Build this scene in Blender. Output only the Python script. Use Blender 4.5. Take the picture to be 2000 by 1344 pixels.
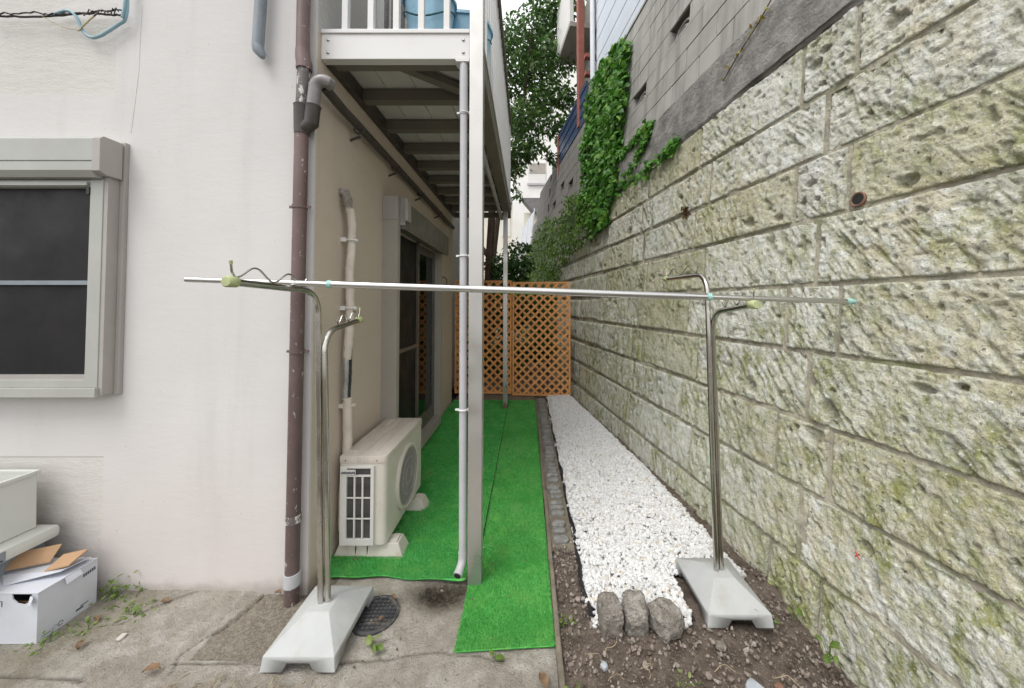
import bpy, bmesh, math, random
import numpy as np
from mathutils import Vector, Matrix
random.seed(7); RNG = np.random.default_rng(7)
R = math.radians
scene = bpy.context.scene
COL = scene.collection
for o in list(bpy.data.objects): bpy.data.objects.remove(o)

# ------------------------------------------------------------------ camera, sky, sun, exposure
cam_d = bpy.data.cameras.new('camera'); cam = bpy.data.objects.new('camera', cam_d); COL.objects.link(cam)
cam.location = (0, 0, 1.42); cam.rotation_euler = (R(91.5), 0, 0)
cam_d.sensor_fit = 'HORIZONTAL'; cam_d.sensor_width = 36; cam_d.lens = 12.42
cam_d.shift_x = -0.015; cam_d.shift_y = -0.0475
cam_d.clip_start = 0.02; cam_d.clip_end = 500
scene.camera = cam
world = bpy.data.worlds.new('World'); scene.world = world; world.use_nodes = True
wn = world.node_tree; wn.nodes.clear()
sky_n = wn.nodes.new('ShaderNodeTexSky'); sky_n.sky_type = 'NISHITA'; sky_n.sun_disc = False
SUN_EL, SUN_AZ = R(58), R(222)          # azimuth measured clockwise from +Y
sky_n.sun_elevation = SUN_EL; sky_n.sun_rotation = SUN_AZ; sky_n.dust_density = 6; sky_n.air_density = 1.2
hs = wn.nodes.new('ShaderNodeHueSaturation'); hs.inputs['Saturation'].default_value = 0.12
ov = wn.nodes.new('ShaderNodeMix'); ov.data_type = 'RGBA'; ov.inputs[0].default_value = .8; ov.inputs[7].default_value = (6.65, 6.7, 6.75, 1)   # even cloud cover veiling the sky
bgn = wn.nodes.new('ShaderNodeBackground'); bgn.inputs['Strength'].default_value = 0.15
won = wn.nodes.new('ShaderNodeOutputWorld')
wn.links.new(sky_n.outputs[0], hs.inputs['Color']); wn.links.new(hs.outputs[0], ov.inputs[6]); wn.links.new(ov.outputs[2], bgn.inputs['Color']); wn.links.new(bgn.outputs[0], won.inputs['Surface'])
sun_d = bpy.data.lights.new('sun', 'SUN'); sun = bpy.data.objects.new('sun', sun_d); COL.objects.link(sun)
sun_d.energy = 1.1; sun_d.angle = R(28); sun_d.color = (1.0, .97, .93)
sun.rotation_euler = Vector((-math.sin(SUN_AZ)*math.cos(SUN_EL), -math.cos(SUN_AZ)*math.cos(SUN_EL), -math.sin(SUN_EL))).to_track_quat('-Z', 'Y').to_euler()
vs = scene.view_settings; vs.view_transform = 'Standard'; vs.look = 'None'; vs.gamma = 1; vs.exposure = 0.63
vs.use_curve_mapping = False

# ------------------------------------------------------------------ helpers: noise
def _h(ix, iy, iz, seed):
    n = (ix*374761393 + iy*668265263 + iz*2147483647 + seed*974634777) & 0xffffffff
    n = ((n ^ (n >> 13))*1274126177) & 0xffffffff
    n = ((n ^ (n >> 15))*2246822519) & 0xffffffff
    return ((n ^ (n >> 16)) & 0xffff)/65535.0
def vnoise(x, y, z=0.0, seed=0):
    x = np.asarray(x, float); y = np.asarray(y, float); z = np.zeros_like(x)+z
    ix = np.floor(x).astype(np.int64); iy = np.floor(y).astype(np.int64); iz = np.floor(z).astype(np.int64)
    fx, fy, fz = x-ix, y-iy, z-iz
    fx, fy, fz = fx*fx*(3-2*fx), fy*fy*(3-2*fy), fz*fz*(3-2*fz)
    def L(a, b, t): return a+(b-a)*t
    r = L(L(L(_h(ix,iy,iz,seed), _h(ix+1,iy,iz,seed), fx), L(_h(ix,iy+1,iz,seed), _h(ix+1,iy+1,iz,seed), fx), fy),
          L(L(_h(ix,iy,iz+1,seed), _h(ix+1,iy,iz+1,seed), fx), L(_h(ix,iy+1,iz+1,seed), _h(ix+1,iy+1,iz+1,seed), fx), fy), fz)
    return r*2-1
def fbm(x, y, z=0.0, seed=0, oct=4, gain=.5):
    a, s, t = 1.0, 0.0, 0.0
    for i in range(oct):
        s = s + a*vnoise(np.asarray(x)*2**i, np.asarray(y)*2**i, np.asarray(z)*2**i, seed+i*17); t += a; a *= gain
    return s/t

# ------------------------------------------------------------------ helpers: objects
def tag(o, label=None, cat=None, group=None, kind=None):
    if label: o['label'] = label
    if cat: o['category'] = cat
    if group: o['group'] = group
    if kind: o['kind'] = kind
    return o
def empty(name, loc=(0,0,0), rz=0):
    o = bpy.data.objects.new(name, None); COL.objects.link(o); o.location = loc; o.rotation_euler = (0,0,rz); o.empty_display_size = .1
    return o
def link(name, me, mat, parent=None, M=None):
    o = bpy.data.objects.new(name, me); COL.objects.link(o)
    if mat is not None and not me.materials: me.materials.append(mat)
    if M is not None: o.matrix_world = M
    if parent is not None:
        o.parent = parent
        o.matrix_parent_inverse = parent_mw(parent).inverted()
    return o
def parent_mw(p):
    m = Matrix.LocRotScale(p.location, p.rotation_euler, p.scale)
    if p.parent is not None: m = parent_mw(p.parent) @ p.matrix_parent_inverse @ m
    return m
def np_mesh(name, V, F, smooth=False, attrs=None):
    V = np.asarray(V, np.float32); F = np.asarray(F, np.int32); k = F.shape[1]
    me = bpy.data.meshes.new(name)
    me.vertices.add(len(V)); me.vertices.foreach_set('co', V.ravel())
    me.loops.add(F.size); me.loops.foreach_set('vertex_index', F.ravel())
    me.polygons.add(len(F)); me.polygons.foreach_set('loop_start', np.arange(0, F.size, k, dtype=np.int32))
    me.polygons.foreach_set('use_smooth', np.full(len(F), smooth))
    me.update(calc_edges=True)
    if attrs:
        for an, av in attrs.items():
            at = me.attributes.new(an, 'FLOAT', 'POINT'); at.data.foreach_set('value', np.asarray(av, np.float32).ravel())
    me.validate()
    return me
class MB:
    def __init__(s): s.v = []; s.f = []
    def add(s, vs_, fs):
        n = len(s.v); s.v += [tuple(p) for p in vs_]; s.f += [tuple(i+n for i in q) for q in fs]; return s
    def box(s, x0, x1, y0, y1, z0, z1):
        return s.add([(x0,y0,z0),(x1,y0,z0),(x1,y1,z0),(x0,y1,z0),(x0,y0,z1),(x1,y0,z1),(x1,y1,z1),(x0,y1,z1)],
                     [(0,3,2,1),(4,5,6,7),(0,1,5,4),(1,2,6,5),(2,3,7,6),(3,0,4,7)])
    def tube(s, path, r, seg=14, caps=True):
        P = [Vector(p) for p in path]; n = len(P)
        rs = r if hasattr(r, '__len__') else [r]*n
        T = []
        for i in range(n):
            a = P[max(i-1,0)]; b = P[min(i+1,n-1)]; T.append((b-a).normalized())
        up = Vector((0,0,1)) if abs(T[0].z) < .9 else Vector((1,0,0))
        u = (up - T[0]*up.dot(T[0])).normalized(); vs_ = []
        for i in range(n):
            u = (u - T[i]*u.dot(T[i])).normalized(); w = T[i].cross(u)
            for k in range(seg):
                a = 2*math.pi*k/seg; vs_.append(P[i] + (u*math.cos(a)+w*math.sin(a))*rs[i])
        fs = [(i*seg+k, i*seg+(k+1)%seg, (i+1)*seg+(k+1)%seg, (i+1)*seg+k) for i in range(n-1) for k in range(seg)]
        if caps: fs += [tuple(reversed(range(seg))), tuple(range((n-1)*seg, n*seg))]
        return s.add(vs_, fs)
    def lathe(s, prof, c=(0,0,0), seg=24, cap=True):
        vs_ = [(c[0]+r*math.cos(2*math.pi*k/seg), c[1]+r*math.sin(2*math.pi*k/seg), c[2]+z) for r, z in prof for k in range(seg)]
        n = len(prof)
        fs = [(i*seg+k, i*seg+(k+1)%seg, (i+1)*seg+(k+1)%seg, (i+1)*seg+k) for i in range(n-1) for k in range(seg)]
        if cap: fs += [tuple(reversed(range(seg))), tuple(range((n-1)*seg, n*seg))]
        return s.add(vs_, fs)
    def prism(s, pts, axis, a, b):
        # pts: 2D outline, extruded along axis from a to b
        def m(p, t): return {'x':(t,p[0],p[1]), 'y':(p[0],t,p[1]), 'z':(p[0],p[1],t)}[axis]
        n = len(pts); vs_ = [m(p,a) for p in pts]+[m(p,b) for p in pts]
        fs = [tuple(range(n)), tuple(reversed(range(n,2*n)))]+[(i,i+n,(i+1)%n+n,(i+1)%n) for i in range(n)]
        return s.add(vs_, fs)
    def mesh(s, name, smooth=None, bevel=0):
        me = bpy.data.meshes.new(name); me.from_pydata(s.v, [], s.f); me.update()
        bm = bmesh.new(); bm.from_mesh(me); bmesh.ops.recalc_face_normals(bm, faces=bm.faces)
        if bevel:
            es = [e for e in bm.edges if len(e.link_faces) == 2 and e.calc_face_angle(0) > .6]
            bmesh.ops.bevel(bm, geom=es, offset=bevel, segments=2, profile=.6, affect='EDGES', clamp_overlap=True)
        bm.to_mesh(me); bm.free()
        if smooth:
            me.polygons.foreach_set('use_smooth', [True]*len(me.polygons)); me.set_sharp_from_angle(angle=R(smooth))
        return me
    def build(s, name, mat, parent=None, smooth=None, bevel=0, M=None):
        return link(name, s.mesh(name, smooth, bevel), mat, parent, M)
def arc(c, r, a0, a1, n, ax='xz'):
    out = []
    for i in range(n+1):
        a = R(a0+(a1-a0)*i/n); p, q = r*math.cos(a), r*math.sin(a)
        out.append({'xz':(c[0]+p, c[1], c[2]+q), 'yz':(c[0], c[1]+p, c[2]+q), 'xy':(c[0]+p, c[1]+q, c[2])}[ax])
    return out

# ------------------------------------------------------------------ helpers: materials
class NT:
    def __init__(s, name):
        s.m = bpy.data.materials.new(name); s.m.use_nodes = True; s.t = s.m.node_tree; s.t.nodes.clear()
        s.out = s.t.nodes.new('ShaderNodeOutputMaterial'); s.b = s.t.nodes.new('ShaderNodeBsdfPrincipled')
        s.t.links.new(s.b.outputs[0], s.out.inputs['Surface'])
        s.pos = s.n('ShaderNodeNewGeometry').outputs['Position']
    def n(s, typ): return s.t.nodes.new(typ)
    def put(s, sock, v):
        if isinstance(v, bpy.types.NodeSocket): s.t.links.new(v, sock)
        elif isinstance(v, (tuple, list)) and len(v) == 3 and len(sock.default_value) == 4: sock.default_value = (*v, 1)
        else: sock.default_value = v
    def vec(s, scale, rot=None, base=None):
        k = s.n('ShaderNodeMapping'); s.put(k.inputs['Vector'], base or s.pos); k.inputs['Scale'].default_value = scale
        if rot: k.inputs['Rotation'].default_value = rot
        return k.outputs[0]
    def noise(s, scale, detail=4, rough=.55, vec=None, dist=0):
        k = s.n('ShaderNodeTexNoise'); s.put(k.inputs['Vector'], vec or s.pos)
        k.inputs['Scale'].default_value = scale; k.inputs['Detail'].default_value = detail; k.inputs['Roughness'].default_value = rough; k.inputs['Distortion'].default_value = dist
        return k.outputs[0]
    def voro(s, scale, vec=None, feat='F1', out='Distance'):
        k = s.n('ShaderNodeTexVoronoi'); s.put(k.inputs['Vector'], vec or s.pos); k.inputs['Scale'].default_value = scale; k.feature = feat
        return k.outputs[out]
    def ramp(s, fac, a, b, ca=0.0, cb=1.0):
        k = s.n('ShaderNodeMapRange'); k.interpolation_type = 'SMOOTHSTEP'; s.put(k.inputs['Value'], fac)
        for i, v in zip(('From Min','From Max','To Min','To Max'), (a, b, ca, cb)): k.inputs[i].default_value = v
        return k.outputs[0]
    def mix(s, fac, a, b):
        k = s.n('ShaderNodeMix'); k.data_type = 'RGBA'; s.put(k.inputs[0], fac); s.put(k.inputs[6], a); s.put(k.inputs[7], b); return k.outputs[2]
    def math(s, op, a, b=0.0):
        k = s.n('ShaderNodeMath'); k.operation = op; s.put(k.inputs[0], a); s.put(k.inputs[1], b); return k.outputs[0]
    def rand(s): return s.n('ShaderNodeObjectInfo').outputs['Random']
    def attr(s, name):
        k = s.n('ShaderNodeAttribute'); k.attribute_name = name; return k.outputs['Fac']
    def sep(s, i):
        k = s.n('ShaderNodeSeparateXYZ'); s.put(k.inputs[0], s.pos); return k.outputs[i]
    def bump(s, h, strength=.5, dist=.01, normal=None):
        k = s.n('ShaderNodeBump'); s.put(k.inputs['Height'], h); k.inputs['Strength'].default_value = strength; k.inputs['Distance'].default_value = dist
        if normal is not None: s.put(k.inputs['Normal'], normal)
        return k.outputs[0]
    def done(s, color, rough=.7, metal=0.0, normal=None, spec=.5):
        s.put(s.b.inputs['Base Color'], color); s.put(s.b.inputs['Roughness'], rough); s.put(s.b.inputs['Metallic'], metal); s.b.inputs['Specular IOR Level'].default_value = spec
        if normal is not None: s.put(s.b.inputs['Normal'], normal)
        return s.m
def sc(c, k): return tuple(min(1, x*k) for x in c)
def simple(name, c, rough=.55, metal=0.0, var=.12, vs_=9, bs=120, bump=.08, dirt=None, damt=.35, dscale=7, rnd=0, spec=.5, stretch=None, bd=.004):
    t = NT(name); vec = t.vec(stretch) if stretch else None
    col = t.mix(t.ramp(t.noise(vs_, 5, .6, vec), .3, .7), sc(c, 1-var), sc(c, 1+var))
    if rnd: col = t.mix(t.math('MULTIPLY', t.rand(), rnd), col, sc(c, .45))
    if dirt is not None:
        col = t.mix(t.math('MULTIPLY', t.ramp(t.noise(dscale, 7, .68, vec), .5, .72), damt), col, dirt)
    rg = t.ramp(t.noise(vs_*3, 3), .25, .75, max(.02, rough-.1), min(1, rough+.1))
    return t.done(col, rg, metal, t.bump(t.noise(bs, 5, .65, vec), bump, bd) if bump else None, spec)
MAT = {}
def plaster(name, c, rough_amt=.35, pink=0.0, c2=None):
    t = NT(name)
    fine = t.noise(140, 5, .6, t.vec((.45, .45, 1.6))); med = t.noise(22, 5, .6, t.vec((.6, .6, 1.5))); big = t.noise(1.3, 5, .55)
    col = t.mix(t.ramp(big, .3, .7), sc(c, .95), sc(c, 1.03))
    col = t.mix(t.ramp(t.noise(4, 7, .68, t.vec((1, 1, .10))), .5, .75, 0, .42), col, c2 or sc(c, .80))
    if pink: col = t.mix(t.ramp(t.math('ADD', t.sep(2), t.math('MULTIPLY', t.noise(2.5, 4), .7)), .25, 1.5, pink, 0), col, (.575, .475, .44))
    sp = t.ramp(t.noise(55, 3, .5), .70, .78); col = t.mix(t.math('MULTIPLY', sp, .35), col, (.28, .25, .21))
    # splash dirt with its own ragged outline along the foot of the wall
    ft = t.ramp(t.math('ADD', t.sep(2), t.math('MULTIPLY', t.noise(9, 6, .7), .12)), .06, .13, .55, 0); col = t.mix(ft, col, (.27, .24, .2))
    nb = t.bump(fine, rough_amt, .006); nb = t.bump(med, rough_amt*.9, .012, nb)
    return t.done(col, .88, 0, nb, .25)
MAT['plaster'] = plaster('plaster_white', (.615, .60, .59), .1, .35)
MAT['plaster_rough'] = plaster('plaster_rough', (.60, .585, .56), .32, .3)
MAT['plaster_side'] = plaster('plaster_shade_tint', (.56, .485, .405), .35, 0, (.45, .38, .31))  # same plaster as the front, with shade and warm bounced light put into its colour
MAT['plaster_up'] = plaster('plaster_grey', (.50, .48, .45), .7)
MAT['alu'] = simple('shutter_aluminium', (.39, .395, .37), .42, 0, .05, 4, 200, .03, (.36,.35,.31), .3, 5, spec=.4)
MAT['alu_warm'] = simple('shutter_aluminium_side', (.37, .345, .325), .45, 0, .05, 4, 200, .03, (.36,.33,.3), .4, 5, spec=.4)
MAT['sash'] = simple('dark_taupe_sash', (.11, .10, .09), .4)
MAT['alu_dark'] = simple('bronze_frame', (.115, .10, .088), .4, 0, .1, 6, 150, .04)
MAT['screen'] = simple('dark_insect_screen', (.010, .010, .011), .5, 0, .35, 2.2, 900, .04, (.022,.018,.017), .5, 3, spec=.25)
MAT['room'] = simple('dark_room', (.03, .028, .026), .9)
MAT['white_paint'] = simple('white_painted_aluminium', (.70, .695, .685), .4, 0, .03, 3, 150, .02, (.55,.53,.48), .25, 6, spec=.4)
MAT['taupe'] = simple('taupe_painted_aluminium', (.36, .335, .30), .42, 0, .04, 3, 150, .02, (.25,.23,.2), .3, 6, spec=.4)
MAT['joist'] = simple('taupe_joist', (.165, .15, .128), .5, 0, .08, 3, 150, .03)
MAT['post'] = simple('anodised_post', (.52, .505, .485), .34, .8, .03, 2, 150, 0)
MAT['deck'] = simple('grey_deck_panel', (.56, .545, .52), .55, 0, .06, 3, 150, .03, (.33,.3,.27), .3, 4)
MAT['grey_pvc'] = simple('pale_grey_pvc', (.45, .45, .47), .35, 0, .06, 6, 90, .03, (.36,.34,.31), .35, 8)
MAT['bluegrey_pvc'] = simple('blue_grey_pvc', (.20, .235, .265), .4, 0, .1, 8, 90, .05, (.3,.3,.28), .3, 10)
MAT['elbow'] = simple('grey_brown_pvc', (.20, .185, .185), .35, 0, .12, 8, 90, .05, (.1,.085,.08), .5, 10)
MAT['dark_pvc'] = simple('dark_brown_pvc', (.055, .045, .042), .45, 0, .12, 8, 90, .05, (.10,.085,.08), .35, 10)
def chipped():
    t = NT('chipped_brown_paint')
    col = t.mix(t.ramp(t.noise(6, 5), .3, .7), (.115, .072, .068), (.165, .11, .104))
    col = t.mix(t.ramp(t.sep(2), .3, 2.2, .45, 0), col, (.075, .058, .056))
    chip = t.ramp(t.noise(42, 6, .7, t.vec((1, 1, .6))), .625, .65); col = t.mix(chip, col, (.45, .40, .385))
    return t.done(col, .5, 0, t.bump(t.math('SUBTRACT', t.noise(60, 4), t.math('MULTIPLY', chip, .5)), .3, .003))
MAT['brown_pipe'] = chipped()
def flaking():
    t = NT('flaking_pipe')
    chip = t.ramp(t.noise(14, 6, .75, t.vec((1, 1, .5))), .5, .53)
    col = t.mix(chip, (.13, .11, .11), (.55, .55, .5)); col = t.mix(t.ramp(t.noise(30, 5), .6, .63), col, (.05, .05, .05))
    return t.done(col, .55, 0, t.bump(chip, .4, .003))
MAT['flaking'] = flaking()
MAT['ac'] = simple('aged_ivory_casing', (.60, .57, .50), .5, 0, .05, 3, 200, .03, (.42,.36,.28), .4, 5, spec=.4)
MAT['ac_top'] = simple('dusty_ivory_lid', (.60, .545, .48), .55, 0, .08, 2, 200, .05, (.33,.26,.2), .6, 3.5, stretch=(6, 1, 1))
MAT['ac_white'] = simple('pale_grille_plastic', (.66, .65, .62), .5, 0, .05, 4, 200, .03, (.45,.42,.36), .35, 9)
MAT['ac_dark'] = simple('heat_exchanger_fins', (.075, .072, .07), .45, .3, .25, 3, 400, .3, stretch=(1, 1, 8))
MAT['guard'] = simple('grey_wire_guard', (.42, .41, .38), .5)
MAT['fan_dark'] = simple('dark_fan_recess', (.05, .05, .05), .7)
MAT['block'] = simple('ivory_plastic_foot', (.58, .55, .48), .6, 0, .08, 7, 150, .08, (.36,.3,.22), .55, 9)
MAT['tape'] = simple('cream_pipe_tape', (.60, .54, .47), .65, 0, .08, 14, 60, .3, (.4,.33,.25), .4, 16)
MAT['foil'] = simple('worn_silver_lagging', (.38, .38, .38), .35, .5, .3, 12, 60, .4, (.12,.11,.1), .5, 20)
MAT['black'] = simple('black_rubber', (.02, .02, .02), .5)
MAT['steel'] = simple('stainless_tube', (.56, .545, .51), .2, 1.0, .05, 3, 300, .008, (.36,.32,.25), .3, 14)
MAT['steel_pole'] = simple('brushed_pole', (.58, .575, .56), .3, .95, .04, 3, 300, .015)
MAT['cap_green'] = simple('faded_green_cap', (.42, .47, .24), .6, 0, .12, 30, 120, .1, (.55,.53,.36), .4, 40)
MAT['cap_teal'] = simple('faded_teal_plastic', (.32, .58, .53), .55, 0, .12, 30, 120, .1, (.6,.66,.6), .4, 40)
MAT['base'] = simple('white_plastic_base', (.44, .45, .445), .65, 0, .06, 6, 260, .25, (.36,.345,.30), .6, 7, spec=.35)
MAT['cedar'] = simple('orange_stained_wood', (.84, .40, .14), .6, 0, .18, 4, 80, .25, (.62,.26,.085), .4, 8, rnd=.18, stretch=(1, 1, 5))
def stone():
    t = NT('tuff_stone')
    moss = t.attr('moss'); pit = t.attr('pit'); r = t.rand(); z = t.sep(2)
    n1 = t.noise(5.5, 6, .62); n2 = t.noise(26, 6, .7); n3 = t.noise(95, 4, .65); dv = t.vec((1, 1.0, .45), (R(38), 0, 0))
    col = t.mix(t.ramp(n1, .32, .68), (.66, .615, .46), (.80, .77, .65))
    col = t.mix(t.ramp(t.noise(15, 5, .65), .46, .62), col, (.86, .87, .82))
    col = t.mix(t.ramp(t.noise(1.3, 4, .6), .42, .58, 0, .7), col, (.84, .855, .82))
    col = t.mix(t.math('MULTIPLY', t.ramp(r, .5, 1), .6), col, (.52, .49, .30)); col = t.mix(t.ramp(r, .12, .0, 0, .4), col, (.5, .47, .42))
    col = t.mix(t.ramp(t.noise(8, 5, .6), .62, .74, 0, .55), col, (.43, .315, .20))
    # lichen and algae: own patches, more of it lower down and further in
    alg = t.math('ADD', t.ramp(t.noise(2.6, 6, .68), .40, .62, 0, .85), t.ramp(z, .2, 2.6, .35, .05))
    alg = t.math('ADD', alg, t.ramp(t.sep(1), 2.0, 6.0, 0, .18))
    fine = t.ramp(t.noise(17, 7, .72, dv), .40, .64)
    grn = t.mix(t.ramp(n2, .35, .65), (.20, .235, .055), (.42, .42, .15))
    col = t.mix(t.math('MULTIPLY', alg, t.math('MULTIPLY', fine, .8)), col, grn)
    col = t.mix(t.math('MULTIPLY', moss, t.ramp(t.noise(6, 5, .65), .36, .62, .15, .85)), col, (.19, .21, .075))
    spk = t.ramp(n3, .57, .66); col = t.mix(t.math('MULTIPLY', spk, .5), col, (.15, .145, .095)); col = t.mix(t.ramp(t.noise(75, 3, .6), .58, .66, 0, .6), col, (.86, .87, .84))
    pv = t.voro(34); hole = t.ramp(pv, .13, .22, 1, 0); hole = t.math('MULTIPLY', hole, t.ramp(n2, .5, .6)); col = t.mix(t.math('MULTIPLY', hole, .5), col, (.10, .10, .065))
    col = t.mix(t.math('MULTIPLY', pit, .45), col, (.20, .19, .13))
    nb = t.bump(n3, .9, .014); nb = t.bump(t.noise(170, 3, .7), .5, .006, nb); nb = t.bump(t.noise(50, 6, .7, dv), .5, .02, nb); nb = t.bump(t.math('MULTIPLY', hole, -1), .8, .02, nb)
    return t.done(col, .93, 0, nb, .2)
MAT['stone'] = stone()
MAT['mortar'] = simple('grey_brown_mortar', (.40, .37, .295), .92, 0, .3, 14, 60, .9, (.17,.19,.07), .95, 3.2, bd=.012)
MAT['band'] = simple('rough_dark_render', (.27, .26, .245), .95, 0, .3, 7, 70, .9, (.14,.135,.125), .6, 16, bd=.015)
def cmu():
    t = NT('weathered_concrete_block')
    c = t.mix(t.ramp(t.noise(3, 5), .3, .7), (.40, .39, .37), (.50, .49, .46))
    c = t.mix(t.math('MULTIPLY', t.rand(), .35), c, (.34, .325, .30))
    st = t.ramp(t.noise(2.4, 6, .65, t.vec((1, 2.2, .16))), .46, .66); c = t.mix(t.math('MULTIPLY', st, .55), c, (.20, .19, .175))
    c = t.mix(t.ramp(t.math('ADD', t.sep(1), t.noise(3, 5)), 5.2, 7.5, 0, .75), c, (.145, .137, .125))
    c = t.mix(t.ramp(t.noise(150, 3), .62, .7, 0, .4), c, (.14, .135, .13))
    return t.done(c, .92, 0, t.bump(t.noise(130, 4, .6), .45, .006), .2)
MAT['cmu'] = cmu()
MAT['cmu_joint'] = simple('dark_block_joint', (.15, .142, .13), .95, 0, .2, 8, 90, .3)
MAT['siding'] = simple('pale_blue_white_siding', (.62, .67, .74), .5, 0, .04, 2, 90, .05, (.45,.47,.5), .3, 4)
MAT['red_steel'] = simple('red_oxide_steel', (.30, .10, .072), .55, 0, .15, 6, 90, .1, (.18,.08,.06), .4, 9)
MAT['pink_trim'] = simple('faded_maroon_trim', (.33, .22, .22), .6, 0, .1, 5)
MAT['navy'] = simple('navy_sheet_metal', (.02, .045, .115), .45, 0, .2, 3)
MAT['grey_wall'] = simple('grey_house_wall', (.36, .33, .30), .8, 0, .1, 3, 60, .1)
MAT['white_wall'] = simple('white_facade', (.80, .79, .77), .8, 0, .03, 2, 40, .05)
MAT['cream_wall'] = simple('cream_facade', (.70, .67, .58), .8, 0, .04, 2, 40, .05)
MAT['roof'] = simple('slate_roof', (.17, .165, .165), .7, 0, .15, 6, 60, .2)
MAT['fence_white'] = simple('white_slat_fence', (.66, .69, .73), .5, 0, .04, 4)
MAT['wood_dark'] = simple('dark_timber', (.085, .05, .033), .75, 0, .25, 5, 60, .4)
MAT['bark'] = simple('tree_bark', (.10, .077, .055), .9, 0, .3, 12, 50, .8)
MAT['blue_plastic'] = simple('sky_blue_plastic', (.36, .62, .80), .35, 0, .08, 5, 80, .04)
MAT['teal'] = simple('dark_teal_plastic', (.015, .10, .13), .35)
MAT['curtain'] = simple('cream_curtain', (.74, .69, .61), .9, 0, .05, 3)
MAT['curtain_motif'] = simple('brown_curtain_motif', (.27, .21, .16), .9)
MAT['board'] = simple('white_coated_card', (.55, .57, .62), .6, 0, .03, 6, 150, .05, (.45,.42,.38), .25, 8)
MAT['kraft'] = simple('brown_cardboard', (.44, .275, .155), .8, 0, .08, 8, 150, .15, (.33,.2,.11), .3, 9)
MAT['ink'] = simple('dark_print', (.05, .055, .07), .7)
MAT['bin'] = simple('off_white_plastic', (.56, .57, .53), .45, 0, .03, 3, 120, .03, (.5,.48,.42), .3, 5)
MAT['label_grey'] = simple('grey_sticker', (.22, .25, .28), .5, 0, .1)
MAT['red_paint'] = simple('red_paint_mark', (.55, .04, .04), .6)
MAT['rust'] = simple('rusty_iron', (.22, .12, .08), .8, 0, .3, 20, 90, .3)
def granite_m():
    t = NT('weathered_cobble'); r = t.rand()
    c = t.mix(t.ramp(t.noise(30, 6, .7), .35, .65), (.27, .245, .21), (.50, .47, .43)); c = t.mix(t.ramp(t.noise(120, 3, .6), .56, .66, 0, .8), c, (.07, .062, .052)); c = t.mix(t.ramp(t.noise(95, 3, .6), .60, .68, 0, .7), c, (.52, .49, .45))
    c = t.mix(t.ramp(t.noise(11, 6, .7), .5, .66, 0, .55), c, (.19, .155, .12)); c = t.mix(t.math('MULTIPLY', r, .3), c, (.2, .17, .14))
    nb = t.bump(t.noise(38, 6, .7), .9, .03); nb = t.bump(t.noise(140, 3), .8, .006, nb)
    return t.done(c, .93, 0, nb, .2)
MAT['granite'] = granite_m()
MAT['cobble'] = simple('grey_kerb_cobble', (.27, .265, .25), .9, 0, .25, 22, 70, .8, (.11,.10,.085), .5, 12, rnd=.3, bd=.012)
MAT['kerb'] = simple('mossy_concrete_kerb', (.215, .185, .14), .92, 0, .3, 9, 70, .8, (.09,.075,.05), .8, 9, bd=.012)
MAT['membrane'] = simple('black_weed_membrane', (.018, .018, .02), .8, 0, .3, 20, 100, .3)
MAT['dry_leaf'] = simple('dry_leaf_brown', (.20, .125, .07), .85, 0, .3, 30, 100, .3, rnd=.5)
MAT['dry_straw'] = simple('dry_straw', (.34, .27, .17), .85, 0, .3, 30)
MAT['chip'] = simple('blue_grey_chip', (.38, .41, .44), .75, 0, .1, 30)
MAT['mortar_pale'] = simple('pale_pebble', (.5, .47, .42), .85, 0, .15, 30, 100, .4)
MAT['lid'] = simple('black_plastic_lid', (.045, .046, .05), .6, 0, .25, 8, 100, .2, (.20,.17,.13), .8, 14)
MAT['cable_black'] = simple('black_cable', (.03, .028, .026), .6)
MAT['cable_blue'] = simple('pale_blue_cable', (.25, .40, .46), .5)
MAT['cable_tan'] = simple('tan_cable', (.42, .36, .22), .6)
def turf(name, lo=(.07,.38,.07), hi=(.25,.72,.21)):
    t = NT(name)
    k = t.attr('tint'); c = t.mix(t.ramp(k, 0, 1), lo, hi)
    c = t.mix(t.ramp(t.noise(2.4, 5, .6), .40, .68, 0, .45), c, (.05, .36, .06))
    c = t.mix(t.ramp(t.noise(9, 6, .72), .48, .66, 0, .5), c, (.26, .60, .16)); c = t.mix(t.ramp(t.noise(38, 5, .7), .52, .66, 0, .4), c, (.045, .32, .045))
    c = t.mix(t.ramp(t.noise(3.4, 6, .7, t.vec((2.2, .8, 1))), .52, .70, 0, .32), c, (.30, .52, .20))
    return t.done(c, .6, 0, None, .25)
MAT['turf'] = turf('green_turf'); MAT['turf_b'] = turf('deep_green_turf', (.055,.36,.07), (.20,.68,.21))
def gravel_m():
    t = NT('white_marble_gravel'); k = t.attr('tint')
    c = t.mix(t.ramp(k, 0, 1), (.64, .64, .64), (.77, .77, .76)); c = t.mix(t.ramp(k, .90, .94), c, (.52, .50, .47)); c = t.mix(t.ramp(k, .965, .97), c, (.60, .52, .42))
    return t.done(c, .55, 0, t.bump(t.noise(220, 3), .25, .003), .4)
MAT['gravel'] = gravel_m()
def soil_m(name, a, b):
    t = NT(name)
    c = t.mix(t.ramp(t.noise(14, 8, .7), .35, .65), a, b); c = t.mix(t.ramp(t.noise(70, 5, .7), .55, .7, 0, .6), c, sc(b, 1.8)); c = t.mix(t.ramp(t.noise(45, 5, .7), .58, .7, 0, .7), c, sc(a, .5))
    nb = t.bump(t.noise(60, 8, .75), .9, .02)
    return t.done(c, .97, 0, nb, .1)
MAT['soil'] = soil_m('brown_soil', (.11, .087, .07), (.22, .178, .147))
MAT['ground'] = soil_m('far_ground', (.10, .09, .075), (.17, .155, .135))
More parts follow.
